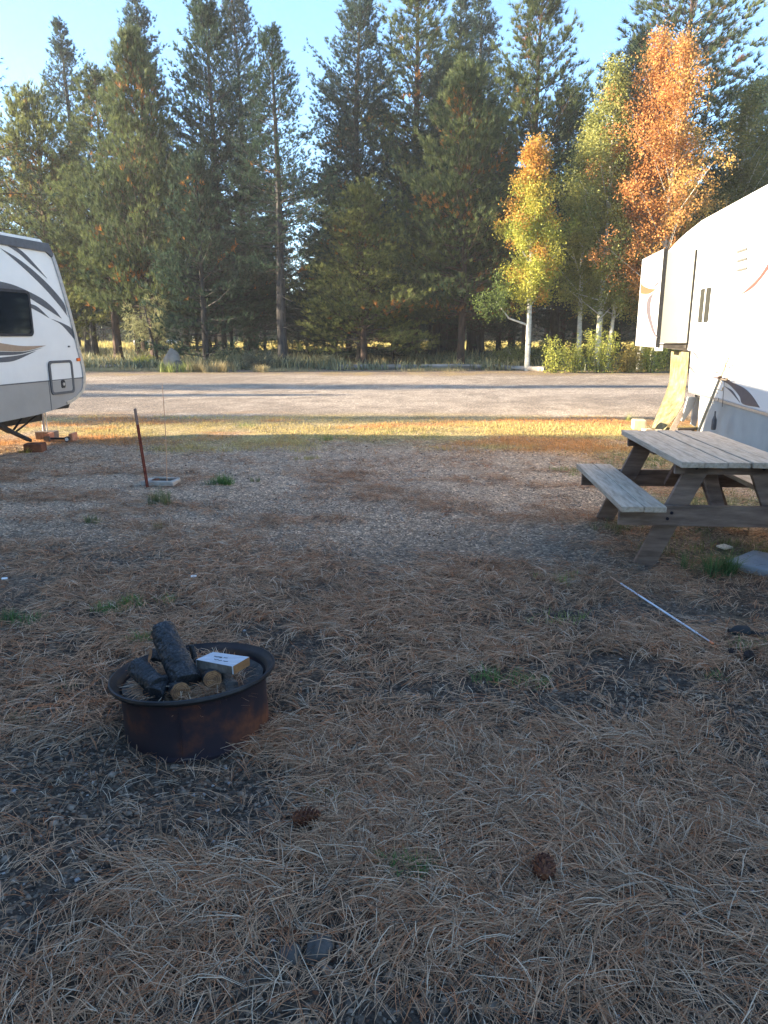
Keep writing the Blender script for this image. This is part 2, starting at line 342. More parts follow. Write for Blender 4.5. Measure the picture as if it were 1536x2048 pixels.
# ------------------------------------------------------------------ plants, built from blades
def blades(pos, d, ln, wd, colr, r, bias=1.0, k=1, tipc=1.15):
    k = max(3, int(round(k * .8))) if k > 8 else k; wd = wd * 1.15
    n = len(pos) * k
    P = np.repeat(pos, k, 0); D = np.repeat(d, k, 0) * bias + r.normal(0, 1, (n, 3)) * .5
    D /= np.linalg.norm(D, axis=1)[:, None] + 1e-9
    s = np.cross(D, r.normal(0, 1, (n, 3))); s /= np.linalg.norm(s, axis=1)[:, None] + 1e-9
    L = (np.repeat(ln, k) if hasattr(ln, '__len__') else np.full(n, ln)) * r.uniform(.65, 1.2, n)
    W = np.repeat(wd, k) if hasattr(wd, '__len__') else np.full(n, wd)
    V = np.empty((n, 3, 3)); V[:, 0] = P - s * W[:, None] / 2; V[:, 1] = P + s * W[:, None] / 2; V[:, 2] = P + D * L[:, None]
    c = np.repeat(colr, k, 0) * r.uniform(.75, 1.25, (n, 1)); Cc = np.repeat(c, 3, 0); Cc[2::3] *= tipc
    return V.reshape(-1, 3), np.arange(n * 3).reshape(-1, 3), Cc
def conifer(seed, H, cb, RR, tuft=.22, k=18, whorl=.34, nb=5, dens=8, irr=.35, up=.3, orange=.03, ca=(.035, .055, .032), cbb=(.085, .095, .04),
            power=.8, dead=0, wide=.016, trunk=None, lean=0, mass=1.0, gap=.1):
    r = np.random.default_rng(seed); random.seed(seed); RR *= 1.12; nb *= 1.25; power *= .92; wide *= 1.12
    tm = MB(); r0 = trunk or (.07 + H * .011); sway = r.normal(0, .05, 2)
    def axisp(z): return np.array([lean * (z / H) ** 1.5 * H * .05 + sway[0] * math.sin(z * .5), sway[1] * math.sin(z * .4), z])
    zs = np.linspace(0, H, 14); tm.tube([axisp(z) - np.array([0, 0, .25 if z == 0 else 0]) for z in zs], [r0 * (1.25 if z == 0 else 1) * (1 - z / H) ** .8 + .012 for z in zs], 9, True, .06)
    pos, dr, sz, cl = [], [], [], []; z = cb
    ca = np.array(ca); cbb = np.array(cbb); org = np.array([.42, .19, .05])
    while z < H - .15:
        t = (H - z) / (H - cb)
        prof = min(1, t * 1.02 + .03) ** power * (1 - .35 * max(0, t - .8) / .2 * r.uniform(.3, 1))
        for b in range(max(2, int(r.poisson(nb)))):
            if r.random() < gap * t: continue
            L = RR * prof * r.uniform(1 - irr, 1 + irr * .55) + .2
            if r.random() < .06: L *= 1.25
            az = r.uniform(0, 2 * math.pi); el = R(62 - 66 * t ** .55 + r.normal(0, 8))
            h = np.array([math.cos(az), math.sin(az), 0]); lat = np.array([-h[1], h[0], 0]); st = axisp(z + r.uniform(-.12, .12))
            f = lambda s: st + h * L * s * math.cos(el) + np.array([0, 0, L * (s * math.sin(el) + up * s * s * .5)])
            tm.tube([f(s) for s in (0, .5, 1)], [.010 + L * .008, .008 + L * .004, .004], 3, False)
            n = int(L * dens * mass) + 3; s = r.uniform(.22, 1.03, n) ** .75
            side = r.normal(0, 1, n) * (1.08 - s * .7) * (L * .27 + .08)
            p = np.array([f(q) for q in s]) + lat * side[:, None] + np.c_[np.zeros((n, 2)), r.normal(0, .06, n) - np.abs(side) * .05]
            dd = h * .8 * math.cos(el) + lat * (side / (L + .01) * 2.0)[:, None] + np.array([0, 0, .5 + up])
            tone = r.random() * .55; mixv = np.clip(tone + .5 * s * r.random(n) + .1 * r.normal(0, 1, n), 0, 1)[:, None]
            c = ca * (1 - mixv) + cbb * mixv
            o = (r.random(n) < (.75 if r.random() < orange else orange * .08)) & (s < .8); c[o] = org * r.uniform(.5, 1.1, (o.sum(), 1))
            pos.append(p); dr.append(dd); sz.append(np.full(n, tuft) * r.uniform(.75, 1.2, n)); cl.append(c)
        z += whorl * r.uniform(.7, 1.2) * (1 if t > .15 else .7)
    if dead:
        for q in range(dead):
            z = r.uniform(cb * .35, min(H * .75, cb * 1.6)); az = r.uniform(0, 6.28); L = r.uniform(.5, RR * .8); h = np.array([math.cos(az), math.sin(az), r.uniform(-.35, .1)]); a = axisp(z)
            tm.tube([a, a + h * L * .5, a + h * L + np.array([0, 0, -.05])], [.014, .010, .005], 3, False)
    n = 8; top = axisp(H - .2); pos.append(top + r.normal(0, .05, (n, 3)) + np.c_[np.zeros((n, 2)), np.linspace(-.3, .25, n)]); dr.append(np.tile([0, 0, 1.0], (n, 1))); sz.append(np.full(n, tuft * .8)); cl.append(np.tile(cbb, (n, 1)))
    pos, dr, sz, cl = map(np.concatenate, (pos, dr, sz, cl)); dr = dr / np.linalg.norm(dr, axis=1)[:, None]
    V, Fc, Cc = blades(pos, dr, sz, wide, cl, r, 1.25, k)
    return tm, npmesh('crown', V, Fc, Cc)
def make_tree(name, label, cat, builder, bark, group=None, leafm='foliage'):
    tm, cm = builder; t = thing(name, label, cat, (0, 0, -50), 0, group)
    tm.build('trunk', M[bark], t, smooth=True, recalc=False); link('crown', cm, M[leafm], t); return t
GRN = dict(ca=(.016, .036, .027), cbb=(.065, .105, .058)); OLV = dict(ca=(.034, .056, .024), cbb=(.27, .285, .085)); BLU = dict(ca=(.018, .038, .036), cbb=(.075, .115, .08)); MID = dict(ca=(.020, .042, .026), cbb=(.155, .185, .065))  # olive and mid tip colours brightened to suggest sunlit needles
P = {}
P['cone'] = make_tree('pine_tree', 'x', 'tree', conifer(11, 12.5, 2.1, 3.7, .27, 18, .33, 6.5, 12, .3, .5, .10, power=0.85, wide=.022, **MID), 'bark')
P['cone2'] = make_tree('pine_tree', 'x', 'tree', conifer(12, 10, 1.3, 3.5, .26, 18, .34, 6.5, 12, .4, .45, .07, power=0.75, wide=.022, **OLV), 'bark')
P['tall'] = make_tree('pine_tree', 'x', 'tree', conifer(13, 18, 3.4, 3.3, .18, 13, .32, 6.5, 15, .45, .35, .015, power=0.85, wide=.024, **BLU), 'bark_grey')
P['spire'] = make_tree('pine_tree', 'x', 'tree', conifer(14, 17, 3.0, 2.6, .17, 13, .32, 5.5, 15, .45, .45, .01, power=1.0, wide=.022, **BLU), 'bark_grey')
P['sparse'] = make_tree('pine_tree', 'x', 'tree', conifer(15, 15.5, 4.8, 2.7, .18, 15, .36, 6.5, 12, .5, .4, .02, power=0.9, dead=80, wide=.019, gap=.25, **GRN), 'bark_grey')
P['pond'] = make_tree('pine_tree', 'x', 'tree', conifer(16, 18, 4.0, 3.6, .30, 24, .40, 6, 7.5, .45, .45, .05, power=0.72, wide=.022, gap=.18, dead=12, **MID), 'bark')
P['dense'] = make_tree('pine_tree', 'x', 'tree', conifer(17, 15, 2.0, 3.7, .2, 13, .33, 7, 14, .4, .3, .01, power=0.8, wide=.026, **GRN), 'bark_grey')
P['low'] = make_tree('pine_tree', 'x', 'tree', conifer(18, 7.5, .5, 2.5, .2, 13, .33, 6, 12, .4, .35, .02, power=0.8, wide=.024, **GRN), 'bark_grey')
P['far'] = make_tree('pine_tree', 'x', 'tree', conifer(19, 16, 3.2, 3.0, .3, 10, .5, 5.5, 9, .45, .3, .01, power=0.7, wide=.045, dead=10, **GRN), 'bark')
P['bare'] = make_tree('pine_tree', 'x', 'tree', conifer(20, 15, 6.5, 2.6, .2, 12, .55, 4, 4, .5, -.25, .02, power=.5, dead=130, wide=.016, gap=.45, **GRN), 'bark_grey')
protoH = dict(cone=12.5, cone2=10, tall=18, spire=17, sparse=15.5, pond=18, dense=15, low=7.5, far=16, bare=15)

def aspen(seed, H, cb, RR, cols, n_leaf=13000, stems=1, trunk=.13, low=None, leafs=.068):
    r = np.random.default_rng(seed); random.seed(seed); tm = MB(); P_, Cc = [], []
    for s_ in range(stems):
        off = np.array([0, 0, 0]) if s_ == 0 else np.array([r.normal(0, .45), r.normal(0, .35), 0]); hh = H * (1 if s_ == 0 else r.uniform(.72, .95)); bend = r.normal(0, .02, 2)
        ax = lambda z: off + np.array([bend[0] * z * math.sin(z * .35), bend[1] * z, z]) + np.array([off[0] * .08 * z, 0, 0])
        zs = np.linspace(0, hh, 12); tm.tube([ax(z) - np.array([0, 0, .2 if z == 0 else 0]) for z in zs], [trunk * (1 - z / hh) ** .7 * (1 if s_ == 0 else .7) + .008 for z in zs], 9, True, .05)
        nbr = int(34 * hh / 9)
        for b in range(nbr):
            q = (b + r.random()) / nbr; z = cb + (hh - cb) * q; t = 1 - q
            L = (RR * min(1, t * 1.25 + .04) ** .85 * (1 - .35 * max(0, t - .75) / .25) * r.uniform(.55, 1.15) + .2); az = b * 2.4 + r.normal(0, .4); el = R(38 + 30 * q + r.normal(0, 8))
            h = np.array([math.cos(az), math.sin(az), 0]); f = lambda s: ax(z) + h * L * math.cos(el) * s + np.array([0, 0, L * math.sin(el) * s])
            tm.tube([f(0), f(.5), f(1)], [.03 * (1 - q) + .012, .014, .005], 4, False)
            m = int(n_leaf / nbr / stems * (.35 + L / RR)); s = r.uniform(.12, 1.1, m)
            nt_ = 9; cen = np.array([f(v) for v in r.uniform(.2, 1.08, nt_)]) + r.normal(0, .24, (nt_, 3)) * (L * .35 + .4); pick = r.integers(0, nt_, m)
            P_.append(cen[pick] + r.normal(0, .18, (m, 3)))
            k_ = cols(cen, H, r); Cc.append(k_[pick] * r.uniform(.72, 1.2, (m, 1)))
    if low:
        for (dx, dz, z0, m) in low:
            a = ax(z0); e = a + np.array([dx, 0, dz]); tm.tube([a, a + np.array([dx * .6, 0, dz * .3]), e], [.05, .035, .012], 6, False)
            cen = e + r.normal(0, 1, (14, 3)) * [.55, .5, .5]; pick = r.integers(0, 14, m); P_.append(cen[pick] + r.normal(0, .2, (m, 3))); Cc.append(np.tile([[.14, .19, .05]], (m, 1)) * r.uniform(.7, 1.2, (m, 1)))
    p = np.concatenate(P_); c = np.concatenate(Cc); n = len(p)
    a = r.normal(0, 1, (n, 3)); a /= np.linalg.norm(a, axis=1)[:, None]; b = np.cross(a, r.normal(0, 1, (n, 3))); b /= np.linalg.norm(b, axis=1)[:, None]
    s = leafs * r.uniform(.7, 1.25, (n, 1)) * .5; V = np.stack([p - a * s * 1.2, p + b * s, p + a * s * 1.2, p - b * s], 1).reshape(-1, 3)
    return tm, npmesh('crown', V, np.arange(n * 4).reshape(-1, 4), np.repeat(c, 4, 0))
def c_yellow(p, H, r):
    t = np.clip(p[:, 2:3] / H, 0, 1); n = r.random((len(p), 1)); y = np.array([.46, .42, .07]); g = np.array([.25, .31, .06]); o = np.array([.58, .27, .06])
    c = g * (1 - n) + y * n; k = np.clip((t - .80) * 4 + (n - .5), 0, 1); e = (r.random((len(p), 1)) < .12); return np.where(e, o * .8 + y * .2, c * (1 - k) + o * k)
def c_green(p, H, r):
    n = r.random((len(p), 1)); return np.array([.17, .205, .06]) * (1 - n) + np.array([.38, .36, .10]) * n
def c_orange(p, H, r):
    n = r.random((len(p), 1)); g = np.clip((p[:, 0:1] - .4) * .35 + n * .8 - .15, 0, 1); o = np.array([.55, .25, .08]); y = np.array([.48, .38, .10])
    low = np.clip((3.6 - p[:, 2:3]) * .5, 0, .6); c = o * (1 - g) + y * g; return c * (1 - low) + c_green(p, H, r) * low
def c_dull(p, H, r):
    n = r.random((len(p), 1)); return np.array([.10, .12, .035]) * (1 - n) + np.array([.20, .19, .06]) * n

# front row and its neighbours: kind, trunk foot px x, distance Y, top px y, width factor, turn, label
ROW = [
 ('bare', -2, 33, 58, 1.0, 1.0, 'thin limbed pine cut by the left photo edge beside the trailer roof'),
 ('cone2', 118, 43, 205, .95, 2.0, 'small round topped olive pine at far left between the edge pine and a tall pine'),
 ('pond', 236, 41, 150, .95, 0.3, 'sunlit green pine with thick trunk just right of the left trailer nose'),
 ('spire', 182, 50, 52, 1.15, 4.1, 'slim dark pine top rising behind the sunlit pine by the left trailer'),
 ('cone', 308, 38.5, 85, .75, 1.1, 'tall olive pine with rusty needle clumps above the boulder'),
 ('spire', 322, 46, -15, 1.15, 2.2, 'slender lodgepole pine top directly behind the pine with rusty clumps'),
 ('low', 412, 36, 330, .95, .5, 'short dark pine standing before the broad blue green pine'),
 ('dense', 447, 40, 22, 1.0, 3.3, 'broad blue green pine with heavy dark boughs left of the bare trunked pine'),
 ('tall', 498, 47, -40, .85, 5.0, 'tall pine peeking out right of the broad blue green pine'),
 ('sparse', 566, 34.5, 70, 1.0, 0.9, 'bare trunked slender pine standing alone beside the sky gap'),
 ('tall', 722, 42, -30, 1.05, 1.4, 'huge grey green pine right of the sky gap reaching the photo top'),
 ('cone2', 728, 35.5, 385, 1.0, 0.2, 'medium bushy pine with grey trunk at the left end of the log edging'),
 ('pond', 828, 46, -60, 1.25, 2.7, 'tall pale pine in the middle reaching over the photo top'),
 ('tall', 868, 44, 120, 1.0, .7, 'grey green pine squeezed between the pale pine and the orange clumped pine'),
 ('spire', 905, 49, 5, 1.3, .2, 'left one of two dark pointed tops above the orange clumped pine'),
 ('spire', 946, 51, -5, 1.4, 3.0, 'right one of two dark pointed tops above the orange clumped pine'),
 ('dense', 962, 42, 215, .95, 2.5, 'dark dense pine behind the right side of the orange clumped pine'),
 ('cone', 921, 35.5, 140, .88, 4.4, 'big conical pine with orange needle clumps and stout trunk behind the log edging'),
 ('pond', 1052, 40, -35, 1.0, 4.9, 'tall ponderosa with clumpy boughs behind the yellow aspen'),
 ('tall', 1112, 44, 175, 1.15, 3.9, 'shaded dark pine between the clumpy ponderosa and the green aspen'),
 ('pond', 1322, 44, -120, 1.35, 3.6, 'very tall spreading pine towering behind the orange aspen'),
 ('dense', 1235, 47, 90, .8, 1.9, 'narrow dark pine seen between the green aspen and the spreading pine'),
 ('dense', 1470, 38, 175, 1.1, .1, 'dull green pine behind the roof of the right trailer'),
 ('tall', 1560, 36, 25, 1.3, 2.4, 'dark pine cut by the right photo edge above the right trailer roof'),
]
used = set()
def plant_at(kind, x, y, H, wf, rz, label, group=None):
    s = H / protoH[kind]; sc = (wf * s ** .5, wf * s ** .5, s); t = P[kind]; z = G(x, y)
    if kind not in used:
        used.add(kind); t.location = (x, y, z); t.rotation_euler = (0, 0, rz); t.scale = sc; t['label'] = label
        if group: t['group'] = group
        return t
    return copy_tree(t, (x, y, z), rz, sc, label, group)
for kind, px, Yd, ty, wf, rz, lab in ROW:
    plant_at(kind, at(px, 700, Yd)[0], Yd, at(px, ty, Yd)[2], wf, rz, lab)
# deeper forest between the front row and the meadow
r = np.random.default_rng(42); k = 0; spots = []
while k < 60:
    Yd = r.uniform(48, 67); x = r.uniform(-.62, .64) * Yd
    if any((x - a) ** 2 + (Yd - b) ** 2 < 9 for a, b in spots): continue
    px = 768 + F * x / Yd
    if 570 < px < 655 or (px < 560 and px > 540): continue
    spots.append((x, Yd)); k += 1
    plant_at(['far', 'far', 'sparse', 'far', 'spire'][k % 5], x, Yd, r.uniform(10, 14.5), r.uniform(.8, 1.1), r.uniform(0, 6.28),
             'straight trunked pine in the shaded forest behind the front row', 'pines deeper in the forest')
for i, (px, Yd, H_) in enumerate([(615, 45, 5.2), (648, 47, 5.6), (672, 43, 5), (598, 52, 4.2), (1000, 45, 4), (1120, 50, 4.5), (1195, 46, 5), (1225, 55, 6), (395, 50, 6), (860, 48, 5), (785, 45, 5.5), (530, 46, 5)]):
    plant_at('low', at(px, 700, Yd)[0], Yd, H_, .8, i * 1.3, 'young pine growing low among the forest trunks', 'young pines under the forest')
# unseen trees left of the view, placed so their shadows cross the site
for i, (kind, x, y, H_, wf) in enumerate([('dense', -13, 1.2, 11, 1.15), ('dense', -15, -3, 12, 1.2), ('dense', -17, -6.5, 12, 1.3), ('dense', -19, 3.2, 10.5, 1.15), ('dense', -21, -1, 12, 1.3), ('cone', -12, -1.2, 10, 1.2), ('low', -11, 2.3, 6.5, 1.4), ('dense', -24, -9, 13, 1.3), ('cone', -11.5, -4.5, 10, 1.2), ('dense', -9.5, -7, 10, 1.2),  # near pines added to shade the foreground; the low one closes a sun leak
        ('dense', -27, 21.9, 7.0, .8), ('dense', -24.5, 18.9, 4.4, .55), ('dense', -22, 13.4, 5.2, .6), ('dense', -29, 31.9, 7.5, .6), ('dense', -34, 32.6, 9.5, 1.0)]):
    plant_at(kind, x, y, H_, wf, i * 1.7, 'unseen shade casting pine beyond the left photo edge', 'shade casting pines beyond the left edge')

for i, (kind, x, y, H_, wf) in enumerate([('dense', 27, 36, 15, 1), ('tall', 33, 39, 17, 1), ('dense', 39, 35, 14, 1.1), ('cone', 30, 33, 10, 1), ('dense', 46, 38, 15, 1.1), ('tall', 52, 34, 16, 1), ('cone', 38, 30, 11, 1.1)]):
    plant_at(kind, x, y, H_, wf, i * 2.1, 'pine standing beyond the right photo edge', 'pines beyond the right edge')

# aspens
Y1 = 32
t = make_tree('aspen_tree', 'yellow aspen with orange tip and white trunk standing alone before the dark pines', 'tree', aspen(31, at(1045, 300, Y1)[2], 2.6, 1.65, c_yellow, 32000, 1, .12, [(-1.45, 1.0, 1.9, 1500)]), 'aspen_bark', None, 'leaf'); x = at(1056, 700, Y1)[0]; t.location = (x, Y1, G(x, Y1))
t = make_tree('aspen_tree', 'orange aspen with white trunks rising behind the slide room of the right trailer', 'tree', aspen(32, at(1345, 62, Y1)[2], 2.2, 3.1, c_orange, 70000, 3, .15), 'aspen_bark', None, 'leaf'); x = at(1282, 700, 32.3)[0]; t.location = (x, 32.3, 0)
t = make_tree('aspen_tree', 'green aspen just left of the orange aspen', 'tree', aspen(33, at(1240, 140, 32.8)[2], 2.0, 2.6, c_green, 60000, 2, .13), 'aspen_bark', None, 'leaf'); x = at(1195, 700, 32.8)[0]; t.location = (x, 32.8, 0)
t = make_tree('aspen_tree', 'pale green aspen with long low boughs between the pines and the orange aspen', 'tree', aspen(35, at(1180, 240, 33.4)[2], 2.4, 2.1, c_green, 32000, 1, .11), 'aspen_bark', None, 'leaf'); x = at(1158, 700, 33.4)[0]; t.location = (x, 33.4, 0)
t = make_tree('aspen_tree', 'dull olive aspen over the roof of the right trailer', 'tree', aspen(34, at(1440, 195, 33)[2], 2.4, 2.9, c_dull, 44000, 2, .13), 'aspen_bark', None, 'leaf'); x = at(1440, 700, 33)[0]; t.location = (x, 33, G(x, 33))

# far wood beyond the meadow: one mass
def far_wood():
    r = np.random.default_rng(5); Vs, Fs, Cs = [], [], []; o = 0
    for i in range(560):
        y = r.uniform(98, 150); x = r.uniform(-.75, .75) * y; H_ = r.uniform(10, 17)
        if i > 420:
            if i % 2: x, y = r.uniform(70, 120), r.uniform(-70, 95)
            else: x, y = r.uniform(-90, 90), r.uniform(-95, -60)
        px = 768 + F * x / max(y, 90)
        if i <= 420 and 585 < px < 618: H_ *= .45
        n = 120; q = r.random(n) ** .7; z = .5 + (H_ - .5) * (1 - q); rad = 2.4 * q ** .7 * np.sqrt(r.random(n)); a = r.uniform(0, 6.28, n)
        p = np.c_[x + rad * np.cos(a), y + rad * np.sin(a), z]; d = np.c_[np.cos(a), np.sin(a), np.full(n, .4)]
        c = np.array([.035, .05, .032]) * r.uniform(.7, 1.9, (n, 1)) + np.array([.02, .015, 0]) * r.random((n, 1))
        V, Fc, Cc = blades(p, d, 1.05, .36, c, r, .8, 4); Vs.append(V); Fs.append(Fc + o); Cs.append(Cc); o += len(V)
        for e in ((.14, 0), (0, .14)):
            V = np.array([[x - e[0], y - e[1], -.4], [x + e[0], y + e[1], -.4], [x, y, H_]]); Vs.append(V); Fs.append(np.array([[o, o + 1, o + 2]])); Cs.append(np.full((3, 3), .05)); o += 3
    return npmesh('far_wood', np.concatenate(Vs), np.concatenate(Fs), np.concatenate(Cs))
set_props(link('far_wood', far_wood(), M['foliage']), 'dense dark pine wood beyond the sunlit meadow', 'wood', kind='stuff')

# ------------------------------------------------------------------ grasses and undergrowth
def grass(pts, h, wd, colr, r, k, spread=.05, lean=.5):
    n = len(pts) * k; P0 = np.repeat(pts, k, 0) + np.c_[r.normal(0, spread, (n, 2)), np.zeros(n)]
    hh = (np.repeat(h, k) if hasattr(h, '__len__') else np.full(n, h)) * r.uniform(.5, 1.15, n); az = r.uniform(0, 6.28, n); ln = np.abs(r.normal(0, lean, n))
    D = np.c_[np.cos(az) * ln, np.sin(az) * ln, np.ones(n)]; D /= np.linalg.norm(D, axis=1)[:, None]; bend = np.c_[np.cos(az), np.sin(az), -.5 * np.ones(n)] * (hh * .35 * (ln + .2))[:, None]
    s = np.c_[-np.sin(az + r.normal(0, .6, n)), np.cos(az), np.zeros(n)] * (wd / 2)
    V = np.empty((n, 5, 3)); m_ = P0 + D * hh[:, None] * .55; V[:, 0] = P0 - s; V[:, 1] = P0 + s; V[:, 2] = m_ + s * .7; V[:, 3] = m_ - s * .7; V[:, 4] = P0 + D * hh[:, None] + bend
    i = np.arange(n)[:, None] * 5; F3 = np.concatenate([i + [0, 1, 2], i + [0, 2, 3], i + [3, 2, 4]])
    c = np.repeat(np.repeat(colr, k, 0) * r.uniform(.7, 1.3, (n, 1)), 5, 0); return V.reshape(-1, 3), F3, c
def field(name, label, cat, pts, h, wd, colr, k, spread, lean, seed=1):
    r = np.random.default_rng(seed); V, Fc, Cc = grass(pts, h, wd, colr, r, k, spread, lean)
    return set_props(link(name, npmesh(name, V, Fc, Cc), M['grass']), label, cat, kind='stuff')
def scatter(n, f, seed):
    r = np.random.default_rng(seed); y0, y1, xr, dens = f; out = []
    y = r.uniform(y0, y1, n * 4); x = r.uniform(-xr, xr, n * 4) * (y * .6 / (y1 * .6)); keep = dens(x, y) > r.random(n * 4); x, y = x[keep][:n], y[keep][:n]
    return np.c_[x, y, gh(x, y)]
p = scatter(5200, (9.7, 14.0, 8.6, lambda x, y: sm(.42, .6, fbm(x * .7, y * .7, 1, 5) * .6 + fbm(x * 2.6, y * 2.6, 3, 4) * .4) * .9), 4)
p = p[(p[:, 0] < 4.4)]
n_ = fbm(p[:, 0] * .45 + 9, p[:, 1] * 1.2, 2, 3); cg = L3(C(.52, .40, .15), C(.60, .30, .11), sm(.44, .58, n_)); g_ = fbm(p[:, 0] * .9, p[:, 1] * 1.5 + 40, 6, 3) > .74; cg[g_] = [.20, .27, .06]
field('dry_grass', 'low straw coloured and orange grass along the near edge of the gravel road', 'grass', p, .055, .006, cg, 9, .10, 1.0)
p = scatter(2300, (32.6, 64, 42, lambda x, y: (.12 + sm(.47, .58, fbm(x * .35, y * .35, 1, 4))) * sm(32.3, 35, y + 3 * fbm(x * .5, y * .5, 2, 2))), 6); r = np.random.default_rng(9)
n_ = r.random(len(p))[:, None]; cg = np.where(n_ < .7, np.array([.19, .20, .115]) * (.7 + n_), np.array([.42, .35, .17]))
field('undergrowth', 'grey green sagebrush and dry grass under the pines', 'undergrowth', p, .30 + .75 * fbm(p[:, 0] * .5, p[:, 1] * .5, 5, 3) ** 1.5, .06, cg, 27, .28, .6)
p = scatter(2600, (69, 98, 62, lambda x, y: .9 + 0 * x), 8)
field('meadow_grass', 'tall yellow meadow grass glowing beyond the trunks', 'grass', p, .75, .09, np.tile([[.48, .40, .13]], (len(p), 1)), 12, .6, .35)
p = scatter(900, (31.3, 33.6, 20, lambda x, y: sm(.42, .62, fbm(x * .5, y * .5, 3, 3))), 11)
field('verge_grass', 'sparse pale dry grass along the far edge of the road', 'grass', p, .16, .014, np.tile([[.42, .34, .18]], (len(p), 1)), 14, .12, .8)
p = scatter(700, (3.8, 9.4, 5.4, lambda x, y: sm(1.5, 2.3, x - .08 * y) * sm(.4, .55, fbm(x * .9, y * .9, 1, 4))), 12)
n_ = np.random.default_rng(3).random((len(p), 1)); field('patchy_grass', 'thin green and yellow grass around the picnic table legs', 'grass', p, .07, .004, np.array([.12, .17, .045]) * (1 - n_) + np.array([.30, .27, .12]) * n_, 16, .05, .8)

def tuft(px, py, w_, h, c, label, k=90, name='grass_tuft', wd=.0035, lean=.8, pos=None):
    q = gnd(px, py) if pos is None else pos; z = G(q[0], q[1]); k = int(k * (1.5 if pos is None else 1)); h *= 1.3 if pos is None else 1; r = np.random.default_rng(int(px * 7 + py)); n = 10
    off = np.c_[r.normal(0, w_ * .42, n), r.normal(0, w_ * .25, n), np.full(n, -.004)]
    cc = np.array(c) * r.uniform(.75, 1.2, (n, 1)); V, Fc, Cc = grass(off, h, wd, cc, r, k // n, w_ * .09, lean)
    o = link(name, npmesh(name, V, Fc, Cc), M['grass']); o.location = (q[0], q[1], z); return set_props(o, label, 'grass tuft')
GR = (.10, .19, .05); YG = (.26, .30, .08); OL = (.18, .19, .08)
for a in [(436, 968, .26, .10, GR, 'wide dark green grass patch right of the sunken box', 260), (322, 1008, .16, .13, OL, 'round grey green grass tuft in front of the sunken box', 200), (178, 1048, .12, .07, OL, 'faint olive grass tuft left of the round grey green tuft', 90),
          (318, 1060, .07, .07, (.26, .2, .09), 'tiny straw and green tuft in front of the round tuft', 70), (252, 1218, .24, .06, GR, 'sprawling green grass patch above the charred log tip', 260), (285, 1280, .09, .07, GR, 'small green sprig left of the charred log tip', 60),
          (28, 1245, .20, .07, (.10, .17, .06), 'green grass patch at the left photo edge above the fire ring', 170), (38, 1445, .09, .05, (.06, .10, .05), 'dark green sprig at the left photo edge below the fire ring rim', 50), (135, 1370, .09, .03, (.08, .14, .06), 'tiny green sprig left of the fire ring', 40),
          (1128, 944, .42, .06, YG, 'bright green grass patch left of the picnic table bench end', 220), (618, 918, .24, .06, (.36, .30, .10), 'yellow straw tuft in the shade near the road edge', 120), (655, 881, .12, .10, YG, 'bright lime tuft on the sunlit road edge', 60), (508, 962, .08, .06, OL, 'small tuft right of the wide dark green patch', 50),
          (1030, 1362, .20, .06, GR, 'low green grass patch right of the fire ring in the needles', 120), (1120, 1240, .16, .05, YG, 'faint green blades left of the white pole', 60), (1130, 1165, .16, .06, YG, 'faint green blades beyond the white pole', 60), (812, 1745, .11, .05, GR, 'green moss like grass among the needles in the foreground', 150),
          (660, 1590, .10, .04, (.14, .17, .06), 'thin green blades right of the fire ring base', 40), (1432, 1150, .20, .16, (.09, .15, .05), 'tall dark grass left of the concrete paver', 300), (1300, 1105, .14, .09, OL, 'grass blades at the near picnic table leg', 90), (1235, 1060, .22, .09, OL, 'grass at the far left picnic table leg', 140),
          (1430, 1355, .07, .04, GR, 'few green blades by the orange pole tip', 30), (1262, 842, .16, .14, YG, 'lime green grass left of the wood stump', 60), (1500, 1290, .16, .06, GR, 'green blades over the black hose', 60), (52, 905, .10, .09, (.50, .42, .10), 'yellow weed in front of the brown block under the jack', 80)]:
    tuft(*a)
for px, py, w_, h, lab in [(352, 752, .8, .5, 'green yellow weed at the foot of the boulder'), (385, 748, 1.1, .55, 'largest blond grass clump right of the boulder'), (440, 752, .5, .55, 'blond grass clump halfway along the far road edge'), (522, 742, .4, .35, 'small blond tuft on the far road edge near the round bush')]:
    tuft(px, py, w_, h, YG if 'green' in lab else (.50, .40, .20), lab, 240, 'grass_tuft', .022, .45, pos=(at(px, 700, 30.8)[0], 30.8))
